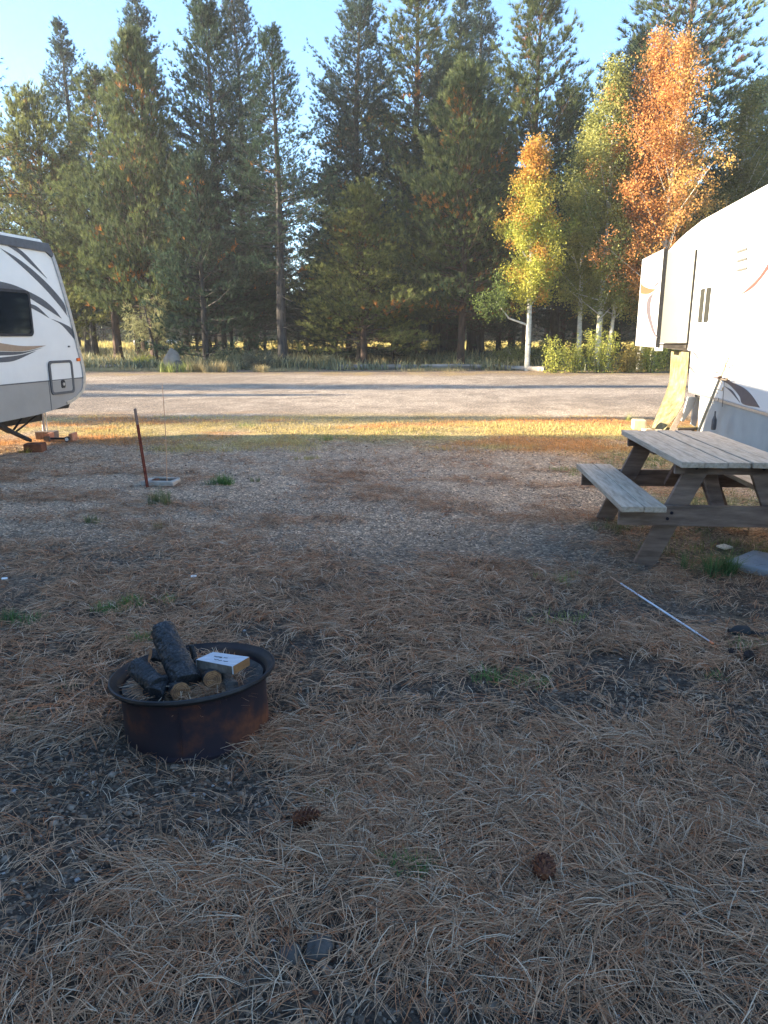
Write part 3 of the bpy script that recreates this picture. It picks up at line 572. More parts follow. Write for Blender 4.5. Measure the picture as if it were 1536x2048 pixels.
# shrubs
def shrub(x, y, w_, h, ca, cb_, label, n=2600, leafy=True, seed=0, ls=.06, cat='shrub'):
    r = np.random.default_rng(seed); t = thing('shrub', label, cat, (x, y, G(x, y))); sm_ = MB(); P_ = []
    for i in range(15):
        a = r.uniform(0, 6.28); rr = w_ * .5 * math.sqrt(r.random()); top = np.array([rr * math.cos(a) * 1.1, rr * math.sin(a), h * r.uniform(.55, 1.05) * (1 - .35 * rr / w_)]); b0 = np.array([rr * math.cos(a) * .35, rr * math.sin(a) * .35, -.02])
        sm_.tube([b0, (b0 + top) * .5, top], [.012, .009, .004], 4, False); m = n // 15; s = r.uniform(.1, 1.05, m)[:, None]; P_.append(b0 * (1 - s) + top * s + r.normal(0, 1, (m, 3)) * (.16 * w_ * (1.15 - s) + .03))
    p = np.concatenate(P_); p[:, 2] = np.abs(p[:, 2]); n = len(p); a = r.normal(0, 1, (n, 3)); a /= np.linalg.norm(a, axis=1)[:, None]; b = np.cross(a, r.normal(0, 1, (n, 3))); b /= np.linalg.norm(b, axis=1)[:, None]
    s = ls * r.uniform(.6, 1.2, (n, 1)) * .5; V = np.stack([p - a * s * 1.5, p + b * s * .7, p + a * s * 1.5, p - b * s * .7], 1).reshape(-1, 3); q = r.random((n, 1)); c = np.array(ca) * (1 - q) + np.array(cb_) * q
    sm_.build('stem', M['bark_grey'], t, recalc=False); link('foliage', npmesh('foliage', V, np.arange(n * 4).reshape(-1, 4), np.repeat(c, 4, 0)), M['leaf'], t); return t
YB = ((.20, .25, .05), (.48, .46, .10)); DB = ((.10, .12, .04), (.24, .25, .08))
for i, (px, Yd, w_, h, cc, lab) in enumerate([(1108, 30.2, .85, 1.6, YB, 'sunlit yellow green bush at the right end of the log edging'), (1150, 30.6, 1.0, 1.45, YB, 'low yellow green bush between the log end bush and the pointed bush'), (1205, 30.5, 1.6, 2.1, YB, 'tallest pointed yellow green bush by the road'),
        (1178, 34, 2.2, 1.6, DB, 'shaded green bush behind the tallest pointed bush'), (1258, 30.8, 1.3, 1.2, ((.30, .24, .06), (.48, .36, .10)), 'orange tinged bush right of the tallest pointed bush'), (1302, 30.9, 1.3, 1.5, YB, 'leafy bush in front of the white aspen trunks'), (1335, 31.9, 1.4, 1.5, DB, 'green bush half hidden by the right trailer board'), (1030, 33.6, 2.0, 1.1, DB, 'dull green bush left of the yellow aspen trunk'), (1085, 33.6, 1.5, 1.3, DB, 'dull green bush right of the yellow aspen trunk'),
        (520, 32.6, 1.4, .85, ((.13, .13, .08), (.22, .21, .13)), 'rounded grey sage bush left of the log edging'), (455, 34, 1.3, .9, ((.16, .17, .08), (.34, .33, .16)), 'spiky pale sage bush behind the blond grass clumps'), (282, 34, 1.1, .6, ((.28, .30, .06), (.42, .40, .10)), 'small yellow green bush left of the boulder'), (650, 34, .8, .7, ((.2, .2, .1), (.38, .34, .18)), 'pale dry weed left of the grey trunk by the logs')]):
    shrub(at(px, 700, Yd)[0], Yd, w_, h, *cc, lab, 2600 if w_ > 1 else 1500, seed=60 + i)
# half bare sapling left of the boulder
r = np.random.default_rng(77); t = thing('sapling', 'half bare leaning sapling with pale twigs left of the boulder', 'tree', (at(300, 700, 36)[0], 36, G(-11, 36))); m = MB()
m.tube([(.35, 0, -.1), (.22, 0, .9), (.0, 0, 2.0), (-.15, 0, 3.1)], [.09, .07, .05, .02], 7, True); P_ = []
for i in range(46):
    z = r.uniform(1.3, 3.1); a = r.uniform(0, 6.28); L = r.uniform(.4, 1.15); b0 = np.array([.3 - z * .15, 0, z]); e = b0 + np.array([math.cos(a) * L, math.sin(a) * L, r.uniform(-.6, .15)]); m.tube([b0, (b0 + e) / 2 + [0, 0, .08], e], [.013, .009, .004], 3, False); P_.append(e + r.normal(0, .13, (22, 3)))
m.build('trunk', M['bark_grey'], t, recalc=False); p = np.concatenate(P_); V, Fc, Cc = blades(p, np.tile([0, 0, .3], (len(p), 1)), .2, .02, np.tile([[.27, .27, .13]], (len(p), 1)), r, .5, 4); link('foliage', npmesh('foliage', V, Fc, Cc), M['foliage'], t)

# ------------------------------------------------------------------ things along the far road edge
def lump(name, m, r0, seed, parent=None, sub=3, amp=.25, sc=(1, 1, 1), flat=None):
    import bmesh
    b = bmesh.new(); bmesh.ops.create_icosphere(b, subdivisions=sub, radius=r0); rr = np.random.default_rng(seed); o = rr.uniform(0, 50, 3)
    for v in b.verts:
        c = v.co / r0; n = float(fbm(c.x * 1.6 + o[0] + c.z, c.y * 1.6 + o[1] - c.z * .7, seed, 4)) - .5; v.co = v.co * (1 + amp * n * 2); v.co = Vector((v.co.x * sc[0], v.co.y * sc[1], v.co.z * sc[2]))
    me = bpy.data.meshes.new(name); b.to_mesh(me); b.free()
    for p_ in me.polygons: p_.use_smooth = True
    return link(name, me, M[m], parent)
o = lump('boulder', 'boulder', .5, 3, sc=(.75, .6, 1.0), amp=.35); o.location = (at(343, 700, 32.6)[0], 32.6, .35); set_props(o, 'tall brown grey boulder standing at the far road edge', 'boulder')
o = lump('boulder', 'rock', .3, 5, sc=(.8, .6, 1.0)); o.location = (at(355, 700, 32)[0], 32, .15); set_props(o, 'small dark rock leaning against the tall boulder', 'rock')
def rail(x0, x1, Y0, Y1_, z, rad, label):
    a = at(x0, 700, Y0); b = at(x1, 700, Y1_); random.seed(int(x0)); n = 9; pts = [Vector((a[0] + (b[0] - a[0]) * i / n, Y0 + (Y1_ - Y0) * i / n, z + random.uniform(-.01, .01))) for i in range(n + 1)]
    set_props(MB().tube(pts, [rad * random.uniform(.9, 1.05) for _ in pts], 9, True, .05).build('log', M['log_rail'], None, smooth=True), label, 'log', 'edging logs along the far road edge')
rail(672, 835, 33.6, 33.5, .10, .11, 'long edging log left of the dark peg in front of the grey trunk'); rail(843, 985, 33.5, 33.6, .11, .11, 'edging log right of the dark peg before the stout trunk'); rail(986, 1092, 33.4, 31.3, .10, .11, 'slanting edging log ending at the yellow green bush')
rail(180, 265, 33.8, 34.0, .09, .09, 'short pale log lying left of the boulder across the road')
a = at(839, 700, 33.3); set_props(MB().box((a[0], 33.3, .12), (.07, .07, .34)).build('peg', M['black'], None, .01), 'small dark peg between two edging logs', 'peg')
a = at(1019, 700, 37); m = MB(); m.box((0, 0, .4), (.14, .05, .8), taper=.9); o = m.build('post', M['pale_wood'], None, .01, loc=(a[0], 37, G(a[0], 37))); set_props(o, 'short pale wooden post left of the yellow aspen', 'post')
# white car far back between the trunks
a = at(312, 690, 78); c = thing('parked_car', 'white car parked far back between the left trunks', 'car', (a[0], 78, G(a[0], 78)), R(8))
MB().prism([(-.85, .35), (.85, .35), (.88, .75), (.8, .95), (-.8, .95), (-.88, .75)], -2.1, 2.1).build('body', M['carwhite'], c, .12); m = MB(); m.add([(-1.3, -.8, .95), (1.1, -.8, .95), (1.1, .8, .95), (-1.3, .8, .95), (-.8, -.62, 1.42), (.5, -.62, 1.42), (.5, .62, 1.42), (-.8, .62, 1.42)], [(0, 1, 2, 3), (4, 5, 6, 7), (0, 1, 5, 4), (1, 2, 6, 5), (2, 3, 7, 6), (3, 0, 4, 7)]); m.build('cabin', M['glass'], c, .05)
for wx in (-1.35, 1.35):
    for wy in (-.86, .86): MB().tube([(wx, wy - .1, .34), (wx, wy + .1, .34)], .34, 16).build('wheel', M['rubber'], c, .02)
a = at(375, 690, 70); set_props(MB().box((0, 0, .45), (.5, .35, .9), taper=.92).build('barrel', M['orange_lens'], None, .06, loc=(a[0], 70, G(a[0], 70))), 'orange box far back right of the white car', 'box')

# ------------------------------------------------------------------ left travel trailer
SL = Side((-4.7, 9.7), 12.6); T = thing('travel_trailer', 'white and grey travel trailer with dark swooshes at the left photo edge', 'travel trailer', (-4.7, 9.7, 0), SL.rot)
prof = [(-6.4, .50), (-.6, .47), (.1, .49), (.42, .52), (.75, .57)] + spline([(.95, .62), (1.15, .73), (1.215, .92), (1.205, 1.12), (1.14, 1.38), (1.085, 1.62), (1.0, 1.95), (.86, 2.38), (.765, 2.62)], 4) + [(.68, 2.70), (-6.4, 2.72)]
MB().prism(prof, -2.4, 0).build('body', M['shell_dusty'], T, .02)
band = [(y, z) for y, z in prof if z < .925]; band = [(-6.38, .50)] + [p for p in band if p[0] > -6.3] + [(1.213, .925), (-6.38, .925)]
MB().prism(band, .002, .008).build('lower_band', M['grey_band'], T); MB().prism([(y, z) for y, z in band[1:] if y > -6.3], .0085, .0095) 
MB().prism([(-6.38, .918), (1.2, .918), (1.2, .932), (-6.38, .932)], .008, .016).build('band_trim', M['stripe_dark'], T)
MB().prism([(.40, .52), (.408, .52), (.408, .918), (.40, .918)], .008, .012).build('panel_seam', M['stripe_dark'], T)
# edge extrusion following the nose, and the roof edge
nose = [p for p in prof if p[0] > .74 and p[1] < 2.66]; m = MB()
inn = []
for i, (y, z) in enumerate(nose):
    a_, b_ = nose[max(i - 1, 0)], nose[min(i + 1, len(nose) - 1)]; tx, tz = b_[0] - a_[0], b_[1] - a_[1]; l = math.hypot(tx, tz); inn.append((y - tz / l * .045, z + tx / l * .045))
m = MB(); n = len(nose)
out = [(y + .012 if z > .7 else y, z) for y, z in nose]; V = [(x, y, z) for x in (-.03, .02) for Q in (out, inn) for y, z in Q]; Fs = []
for k in range(n - 1): Fs += [(k, k + 1, n + k + 1, n + k), (2 * n + k, 3 * n + k, 3 * n + k + 1, 2 * n + k + 1), (k, 2 * n + k, 2 * n + k + 1, k + 1), (n + k, n + k + 1, 3 * n + k + 1, 3 * n + k)]
m.add(V, Fs).build('nose_trim', M['alu'], T, smooth=True)
MB().prism([(-6.4, 2.66), (.63, 2.62), (.74, 2.56), (.77, 2.60), (.69, 2.735), (-6.4, 2.745)], -.05, .028).build('roof_edge', M['stripe_dark'], T, .006)
MB().prism([(-6.4, 2.745), (.66, 2.735), (.6, 2.78), (-6.4, 2.79)], -2.38, -.03).build('roof', M['shell_dusty'], T, .01)
def px_poly(side, pts, off=0): return [side.uv(x, y, off) for x, y in pts]
def swoosh(side, up_, lo, name, m, parent, x0, x1, off=0):
    A = spline(px_poly(side, up_, off), 5); B = spline(px_poly(side, lo, off), 5); MB().prism(A + B[::-1][1:-1] if (abs(A[0][0] - B[0][0]) + abs(A[-1][0] - B[-1][0]) < 1e-6) else A + B[::-1], x0, x1).build(name, M[m], parent)
sw = lambda u, l, m='stripe_dark': swoosh(SL, u, l, 'stripe', m, T, .001, .005)
sw([(8, 487), (28, 492), (50, 508), (75, 535), (94, 557)], [(8, 487), (38, 507), (60, 527), (94, 557)])
sw([(0, 496), (32, 515), (65, 540), (100, 573), (127, 606), (133, 628), (136, 634)], [(0, 496), (30, 521), (60, 548), (92, 580), (118, 610), (136, 634)])
sw([(-30, 557), (0, 563), (27, 570), (57, 583), (86, 599), (108, 618), (123, 637)], [(-30, 575), (0, 577), (50, 592), (75, 606), (100, 622), (123, 637)])
sw([(56, 606), (75, 614), (98, 636)], [(56, 613), (76, 623), (98, 636)])
sw([(103, 638), (126, 647), (143, 658)], [(103, 638), (124, 651), (140, 671), (152, 688)]) if False else None
sw([(103, 638), (126, 647), (143, 658), (151, 682)], [(103, 638), (122, 649), (139, 667), (151, 682)])
sw([(-20, 683), (0, 686), (45, 692), (92, 691)], [(-20, 702), (0, 702), (50, 702), (92, 691)], 'stripe_brown')
sw([(-20, 703), (0, 703), (50, 703), (86, 695)], [(-20, 712), (0, 711), (42, 708), (86, 695)])
sw([(-20, 716), (0, 715), (40, 710), (72, 702)], [(-20, 727), (0, 725), (30, 721), (72, 702)])
u0, _ = SL.uv(0, 640); wy0, wy1, wz0, wz1 = -.62, .185, 1.54, 2.08
MB().prism(rrect(wy0, wy1, wz0, wz1, .05), .004, .014).build('window', M['glass'], T)
ring(rrect(wy0 - .02, wy1 + .02, wz0 - .02, wz1 + .02, .065), rrect(wy0 + .015, wy1 - .015, wz0 + .015, wz1 - .015, .045), .004, .02).build('window_frame', M['black'], T)
(y0, z1) = SL.uv(94, 722); (y1, z0) = SL.uv(148, 785); d = MB().prism(rrect(y0 + .02, y1 - .02, z0 + .02, z1 - .02, .04), .006, .013).build('hatch', M['shell_dusty'], T)
MB().prism([(y0 + .03, z0 + .03), (y1 - .03, z0 + .03), (y1 - .03, .915), (y0 + .03, .915)], .0135, .016).build('hatch_lower_face', M['grey_band'], d)
ring(rrect(y0, y1, z0, z1, .06), rrect(y0 + .035, y1 - .035, z0 + .035, z1 - .035, .035), .009, .024).build('hatch_frame', M['stripe_dark'], d)
(yl, zl) = SL.uv(124, 768); MB().prism(rrect(yl - .04, yl + .04, zl - .055, zl + .055, .025), .0135, .026).build('latch', M['black'], d); MB().tube([(.026, yl, zl), (.034, yl, zl)], .022, 14).build('lock', M['alu'], d)
(ym, zm) = SL.uv(155.5, 719); MB().box((.012, ym, zm), (.022, .075, .045)).build('marker_light', M['orange_lens'], T, .006)
(ym, zm) = SL.uv(137, 693); MB().box((.008, ym, zm), (.014, .04, .022)).build('clip', M['stripe_dark'], T, .004)
MB().prism([(.70, .555), (1.04, .66), (.93, .50), (.55, .51)], -2.3, -.10).build('front_bracket', M['black'], T, .008)
MB().box((-.35, -2.9, .42), (.08, 7.0, .14)).build('frame_rail', M['black'], T); MB().box((-2.05, -2.9, .42), (.08, 7.0, .14)).build('frame_rail', M['black'], T)
for yy in (-3.0, -3.95):
    for xx in (-.14, -2.26):
        wl = MB().tube([(xx - .11, yy, .35), (xx + .11, yy, .35)], .35, 26).build('wheel', M['rubber'], T, .03); MB().tube([(xx - .115, yy, .35), (xx + .115, yy, .35)], .19, 18).build('rim', M['alu'], wl, .01)
# swing-down jack: points measured on a plane just inside the side
off = -.12
def jp(x, y, o=-.14):
    u, z = SL.uv(x, y, o); return (o, u, z)
MB().beam(jp(-48, 826), jp(22, 864), .05, .085, (1, 0, 0)).beam(jp(20, 862), jp(58, 880), .042, .065, (1, 0, 0)).build('jack_leg', M['black'], T, .004)
a_ = jp(57, 879); b_ = jp(63, 889); MB().beam(a_, (b_[0], b_[1], .135), .04, .03, (1, 0, 0)).build('jack_foot', M['black'], T, .003)
MB().beam(jp(46, 834), jp(27, 860), .012, .03, (1, 0, 0)).build('jack_brace', M['black'], T); MB().beam(jp(73, 832), jp(31, 864), .012, .03, (1, 0, 0)).build('jack_brace', M['black'], T)
q = np.array(gnd(88, 876)); loc = Vector((q[0] + 4.7, q[1] - 9.7, 0)); loc.rotate(Matrix.Rotation(-SL.rot, 3, 'Z'))
MB().tube([(loc.x, loc.y + .02, .10), (loc.x, loc.y + .02, .50)], .022, 10).tube([(loc.x + .055, loc.y + .02, .10), (loc.x + .055, loc.y + .02, .5)], .012, 8).build('stand_post', M['alu'], T, smooth=True); MB().box((loc.x, loc.y, .44), (.1, .1, .12)).build('post_socket', M['black'], T, .01)
# blocks under the jacks
def block(px, py, d, m, name, label, cat, rz=0, bev=.008, group=None, z=None):
    q = gnd(px, py); o = MB().box((0, 0, d[2] / 2), d, jit=.004).build(name, M[m], None, bev, loc=(q[0], q[1] + d[1] / 2, (G(q[0], q[1]) if z is None else z) - .006)); o.rotation_euler = (0, 0, rz); return set_props(o, label, cat, group)
block(64, 905, (.24, .2, .115), 'brown_block', 'wood_block', 'rusty brown block under the black swing jack foot', 'block', .1)
block(89, 878, (.29, .2, .12), 'wood_block', 'wood_block', 'grey wooden block under the silver stand post', 'block', .05)
q = gnd(112, 884); ch = thing('wheel_chock', 'black bar chock with orange end blocks beside the grey block', 'chock', (q[0], q[1] + .1, G(q[0], q[1])), .05)
MB().tube([(-.13, 0, .045), (.13, 0, .045)], .016, 10).build('bar', M['black'], ch, smooth=True)
for sx in (-.15, .19): MB().box((sx, .06, .06), (.06, .2, .12), jit=.004).build('end_block', M['red_brick'], ch, .008)
MB().tube([(.15, -.09, .045), (.15, -.045, .045)], .042, 18).build('gauge', M['black'], ch, .004); MB().tube([(.15, -.0935, .045), (.15, -.091, .045)], .026, 16).build('gauge_face', M['meter'], ch)
MB().box((-.15, -.055, .045), (.085, .05, .08)).build('end_cap', M['board_dark'], ch, .006)

# ------------------------------------------------------------------ right fifth wheel trailer
SR = Side((4.95, 11.5), 8.3); T = thing('fifth_wheel_trailer', 'large bright white trailer with extended slide room at the right', 'trailer', (4.95, 11.5, 0), SR.rot)
top = [(-9, 3.30), (-.2, 3.30)] + spline([(1.2, 3.29), (2.1, 3.23), (2.9, 3.12), (3.5, 2.95), (3.95, 2.6), (4.1, 2.2), (4.05, 1.7), (3.9, 1.35)], 4)
MB().prism([(-9, .63), (.74, .63), (.76, 1.27), (3.8, 1.29)] + top[::-1], 0, 2.45).build('body', M['white_shell'], T, .03, seg=3)
MB().prism([(-9, 3.305), (1.2, 3.30), (2.2, 3.235), (2.1, 3.28), (1.1, 3.35), (-9, 3.36)], .06, 2.39).build('roof', M['white_shell'], T, .02)
MB().prism([(-9, 3.165), (.9, 3.155), (.9, 3.17), (-9, 3.18)], -.007, -.001).build('roof_seam', M['stripe_line'], T)
MB().prism([(-9, .0), (-.12, .0), (-.02, .30), (-.02, .625), (-9, .625)], .012, .04).build('skirt', M['skirt'], T); MB().prism([(-9, .612), (.73, .612), (.73, .645), (-9, .645)], -.012, -.001).build('skirt_trim', M['alu'], T)
MB().box((1.25, .3, .5), (2.2, 1.0, .22)).build('frame_beam', M['black'], T)
(y0, z0), (y1, z1) = SR.uv(1398, 648), SR.uv(1426, 574)
wy0, wy1, wz0, wz1 = -.15, .46, 1.72, 2.235
ring(rrect(wy0 - .05, wy1 + .05, wz0 - .05, wz1 + .05, .07), rrect(wy0, wy1, wz0, wz1, .04), -.018, -.001).build('window_frame', M['white_paint'], T)
MB().prism(rrect(wy0 + .002, wy1 - .002, wz0 + .002, wz1 - .002, .038), -.008, -.002).build('window', M['glass_grey'], T); MB().prism([(.135, wz0), (.175, wz0), (.175, wz1), (.135, wz1)], -.02, -.009).build('window_bar', M['white_paint'], T)
for py in (500, 519, 538):
    (ya, za) = SR.uv(1476, py + 5); (yb, zb) = SR.uv(1496, py - 5); zz = (za + zb) / 2; MB().prism([(ya, zz - .02), (yb, zz - .02), (yb, zz + .012), (ya, zz + .012)], -.02, -.001).build('vent_louvre', M['louvre'], T, .004)
(ya, za) = SR.uv(1429, 467); MB().box((-.02, ya, za), (.04, .05, .09)).build('porch_light', M['alu'], T, .01)
swr = lambda u, l, m='stripe_mauve': swoosh(SR, u, l, 'stripe', m, T, -.005, -.001)
c8 = lambda L: [(1280 + x / 6, 700 + y / 6) for x, y in L]
swr([(1478, 592), (1500, 573), (1520, 552), (1540, 522)], [(1478, 592), (1503, 578), (1523, 557), (1540, 534)], 'stripe_red')
swr(c8([(820, 315), (950, 318), (1060, 350), (1100, 385), (1240, 450), (1340, 540), (1440, 690)]), c8([(820, 315), (940, 355), (1050, 400), (1130, 470), (1200, 560), (1240, 650), (1440, 690)]))
swr(c8([(835, 243), (920, 258), (990, 290)]), c8([(835, 243), (910, 275), (990, 290)])); swr(c8([(1010, 430), (1100, 480), (1160, 560), (1205, 635)]), c8([(1010, 430), (1080, 490), (1150, 570), (1205, 635)]))
swr(c8([(610, -5), (665, 40), (700, 90), (710, 125)]), c8([(610, -5), (635, 30), (680, 85), (710, 125)])); swr(c8([(580, 190), (625, 215), (695, 318)]), c8([(580, 190), (618, 240), (695, 318)]))
# slide room
sl = MB().box((-.235, 1.765, 2.125), (.48, 1.67, 1.45)).build('slide_room', M['cream'], T, .006)
(ye, ze) = SR.uv(1278, 600, -.53); yfar = ye
MB().prism(rrect(.90, yfar, 1.33, 2.90, .02), -.53, -.49).build('slide_face', M['white_shell'], sl, .01)
MB().prism([(.885, 1.33), (.899, 1.33), (.899, 2.90), (.885, 2.90)], -.535, -.47).build('slide_seal', M['rubber'], sl); MB().prism([(.925, 1.38), (.955, 1.38), (.955, 2.88), (.925, 2.88)], -.035, -.001).build('wall_seal', M['rubber'], sl)
MB().box((-.25, 1.4, 1.345), (.44, .9, .06)).build('slide_underside', M['board_dark'], sl); MB().box((-.45, 1.02, 1.32), (.10, .16, .10)).build('slide_bracket', M['white_paint'], sl, .01)
c2 = lambda L: [(1136 + x / 3.79, 360 + y / 3.79) for x, y in L]
def fsw(u, l, m): swoosh(SR, c2(u), c2(l), 'stripe', m, sl, -.534, -.5305, -.53)
fsw([(552, 778), (570, 800), (605, 818), (640, 825), (668, 826)], [(552, 862), (580, 866), (615, 863), (640, 850), (668, 826)], 'stripe_tan')
fsw([(684, 770), (668, 788), (645, 812)], [(684, 790), (672, 802), (645, 812)], 'stripe_mauve')
fsw([(668, 845), (612, 890), (595, 950), (600, 1020), (622, 1100), (650, 1170), (682, 1197)], [(668, 845), (640, 885), (626, 950), (628, 1020), (645, 1100), (665, 1165), (682, 1197)], 'stripe_mauve')
# inverted-V pale stand under the trailer corner
st = thing('trestle_stand', 'pale plastic A shaped stand under the corner of the right trailer', 'stand', (0, 0, 0)); yy = 11.75
def ap(x, y, Y_=11.85): return tuple(at(x, y, Y_))
def slab(P4, th, name, m, parent, bev=.004):
    a, b, c = (Vector(P4[i]) for i in (0, 1, 2)); n = (b - a).cross(c - a).normalized() * th; k = len(P4)
    if n.y < 0: n = -n
    V = [Vector(p) for p in P4] + [Vector(p) + n for p in P4]; return MB().add(V, [tuple(range(k)), tuple(range(2 * k - 1, k - 1, -1))] + [(i, i + k, (i + 1) % k + k, (i + 1) % k) for i in range(k)]).build(name, M[m], parent, bev)
s8 = lambda L, Y_=11.85: [ap(1240 + x / 6.4, 640 + y / 6.4, Y_) for x, y in L]
slab(s8([(870, 985), (975, 985), (945, 1110), (815, 1300), (785, 1290)]), .03, 'leg', 'blue_tarp', st); slab(s8([(978, 985), (1050, 1010), (1080, 1040), (965, 1370), (905, 1330), (930, 1150), (950, 1112)]), .03, 'leg', 'blue_tarp', st)
slab(s8([(740, 1385), (960, 1385), (950, 1425), (730, 1425)], 11.8), .06, 'foot_bar', 'board_dark', st)
# flared strand board at the front corner
c6 = lambda x, y: (1240 + x / 6.4, 640 + y / 6.4)
def P_(x, y, Y_): return at(*c6(x, y), Y_)
L_ = [P_(655, 398, 12.75), P_(645, 560, 12.74), P_(632, 780, 12.7), P_(575, 960, 12.6), P_(490, 1160, 12.45), P_(405, 1360, 12.3)]
R_ = [P_(880, 412, 12.22), P_(870, 600, 12.2), P_(850, 780, 12.17), P_(815, 1060, 12.1), P_(720, 1230, 12.0), P_(560, 1440, 11.9)]
L_[-1][2] = 0.0; R_[-1][2] = 0.0
n = len(L_); V = [Vector(p) for p in L_] + [Vector(p) for p in R_]; V += [p + Vector((.012, .012, 0)) for p in V]; Fs = []
for i in range(n - 1): Fs += [(i, i + 1, n + i + 1, n + i), (2 * n + i, 3 * n + i, 3 * n + i + 1, 2 * n + i + 1), (i, 2 * n + i, 2 * n + i + 1, i + 1), (n + i, n + i + 1, 3 * n + i + 1, 3 * n + i)]
Fs += [(0, n, 3 * n, 2 * n), (n - 1, 3 * n - 1, 4 * n - 1, 2 * n - 1)]
o = MB().add(V, Fs).build('flared_board', M['osb'], None); set_props(o, 'yellow strand board flaring down to the ground below the slide room', 'board')
o = slab([P_(830, 1085, 11.95), P_(795, 1250, 11.8), P_(700, 1425, 11.65), P_(620, 1425, 11.65), P_(750, 1190, 11.85)], .03, 'plank', 'timber', None); set_props(o, 'grey plank leaning between the strand board and the A shaped stand', 'plank')
block(1281, 861, (.21, .22, .17), 'wood_block', 'stump', 'pale square cut wood stump left of the strand board', 'stump', -.15, .02); bpy.data.objects['stump'].data.materials[0] = M['pale_wood']
block(1297, 866, (.16, .12, .06), 'pale_wood', 'wood_block', 'small pale offcut leaning at the foot of the strand board', 'block', .4); block(1318, 866, (.13, .1, .05), 'pale_wood', 'wood_block', 'flat pale offcut touching the strand board foot', 'block', -.2)
block(1331, 872, (.2, .12, .09), 'board_dark', 'wood_block', 'dark offcut between the strand board and the leaning plank', 'block', .3); 
# leaning pole with small cross arms and a hanging bottle
q0 = Vector(gnd(1388, 884)); uz = SR.uv(1457, 714, -.045); w2_ = SR.p0 + SR.d * uz[0] - SR.n * .045; q1 = Vector((w2_[0], w2_[1], uz[1])); DV = Vector((-SR.d[0] - .05, -SR.d[1], 0)); pl = thing('garden_pole', 'wooden pole with wire cross arms leaning on the side of the right trailer', 'pole', tuple(q0))
L = q1 - q0; MB().tube([(0, 0, 0), L * .5, L], [.022, .021, .02], 10).build('shaft', M['pale_wood'], pl, smooth=True)
for k, s in enumerate((.92, .76, .645, .53)):
    p = L * s; MB().tube([p, p + DV * .36, p + DV * .46 + Vector((-.02, 0, .05))], .0075, 6).tube([p + Vector((0, 0, -.03)), p + DV * .34 + Vector((-.05, 0, -.04))], .006, 6).build('cross_arm', M['pale_wood'] if k in (1, 2) else M['alu'], pl)
p = L * .76; MB().tube([p + DV * .2 + Vector((0, 0, .30)), p + DV * .26, p + DV * .3 + Vector((0, 0, -.36))], .0035, 5).build('wire', M['black'], pl)
p = L * .53; b = MB().lathe([(.0, 0), (.028, .004), (.034, .03), (.033, .14), (.012, .2), (.010, .26), (0, .262)], 18); o = b.build('hanging_bottle', M['stripe_dark'], pl, smooth=True); o.location = p + DV * .36 + Vector((-.02, 0, -.40)); MB().box(tuple(L * .775 + Vector((-.02, -.03, 0))), (.05, .04, .04)).build('knot', M['bark'], pl, .012)

# ------------------------------------------------------------------ picnic table
ang = math.atan2(.12, 1.6); tb = thing('picnic_table', 'weathered wooden picnic table with attached benches at the right', 'picnic table', (2.33, 5.35, 0), -ang)
def plank(x, z, wd, name='plank', m='timber', y0=-.82, y1=.82, th=.038, parent=tb):
    jz = random.uniform(-.003, .003); return MB().box((x, (y0 + y1) / 2, z + jz - th / 2), (wd, y1 - y0, th), jit=.002).build(name, M[m], parent, .004)
random.seed(4)
for i in range(5): plank(-.296 + i * .148, .755, .141, 'top_plank', y0=-.80 + random.uniform(-.012, .012), y1=.80 + random.uniform(-.012, .012))
for sx in (-1, 1):
    for i in range(2): plank(sx * (.505 + i * .148), .455, .141, 'bench_plank', y0=-.80 + random.uniform(-.01, .01), y1=.80)
for sy in (-1, 1):
    yb = sy * .62; MB().box((0, yb, .69), (.70, .038, .09)).build('top_beam', M['timber_dark'], tb, .004); MB().box((0, yb + sy * .040, .37), (1.40, .038, .14), jit=.002).build('bench_beam', M['timber_dark'], tb, .004)
    for sx in (-1, 1): MB().beam((sx * .50, yb, 0.0), (sx * .19, yb, .715), .14, .038, (0, 1, 0)).build('leg', M['timber_dark'], tb, .004)
    for sx in (-1, 1):
        for bx, bz in ((.36, .39), (.385, .35), (.215, .69)): MB().tube([(sx * bx, yb + sy * (.059 if bz < .5 else .019), bz), (sx * bx, yb + sy * (.066 if bz < .5 else .026), bz)], .011, 8).build('bolt', M['rust'], tb)
    MB().beam((0, sy * .56, .34), (0, sy * .16, .70), .09, .038).build('brace', M['timber_dark'], tb, .004)
MB().box((0, 0, .698), (.66, .09, .036)).build('top_cleat', M['timber_dark'], tb, .003)
o = MB().box((0, 0, .022), (.42, .36, .05), jit=.004).build('paver', M['paver'], None, .008, loc=(2.60, 4.70, G(2.6, 4.7))); o.rotation_euler = (0, 0, .72); set_props(o, 'flat blue grey concrete paver lying right of the picnic table leg', 'paver')
q = gnd(1448, 1103); o = MB().box((0, 0, .006), (.10, .075, .012)).build('board_scrap', M['bait'], None, .002, loc=(q[0], q[1], G(q[0], q[1]) + .02)); o.rotation_euler = (.08, .03, .6); set_props(o, 'small pale scrap of board in the grass below the picnic table', 'board')

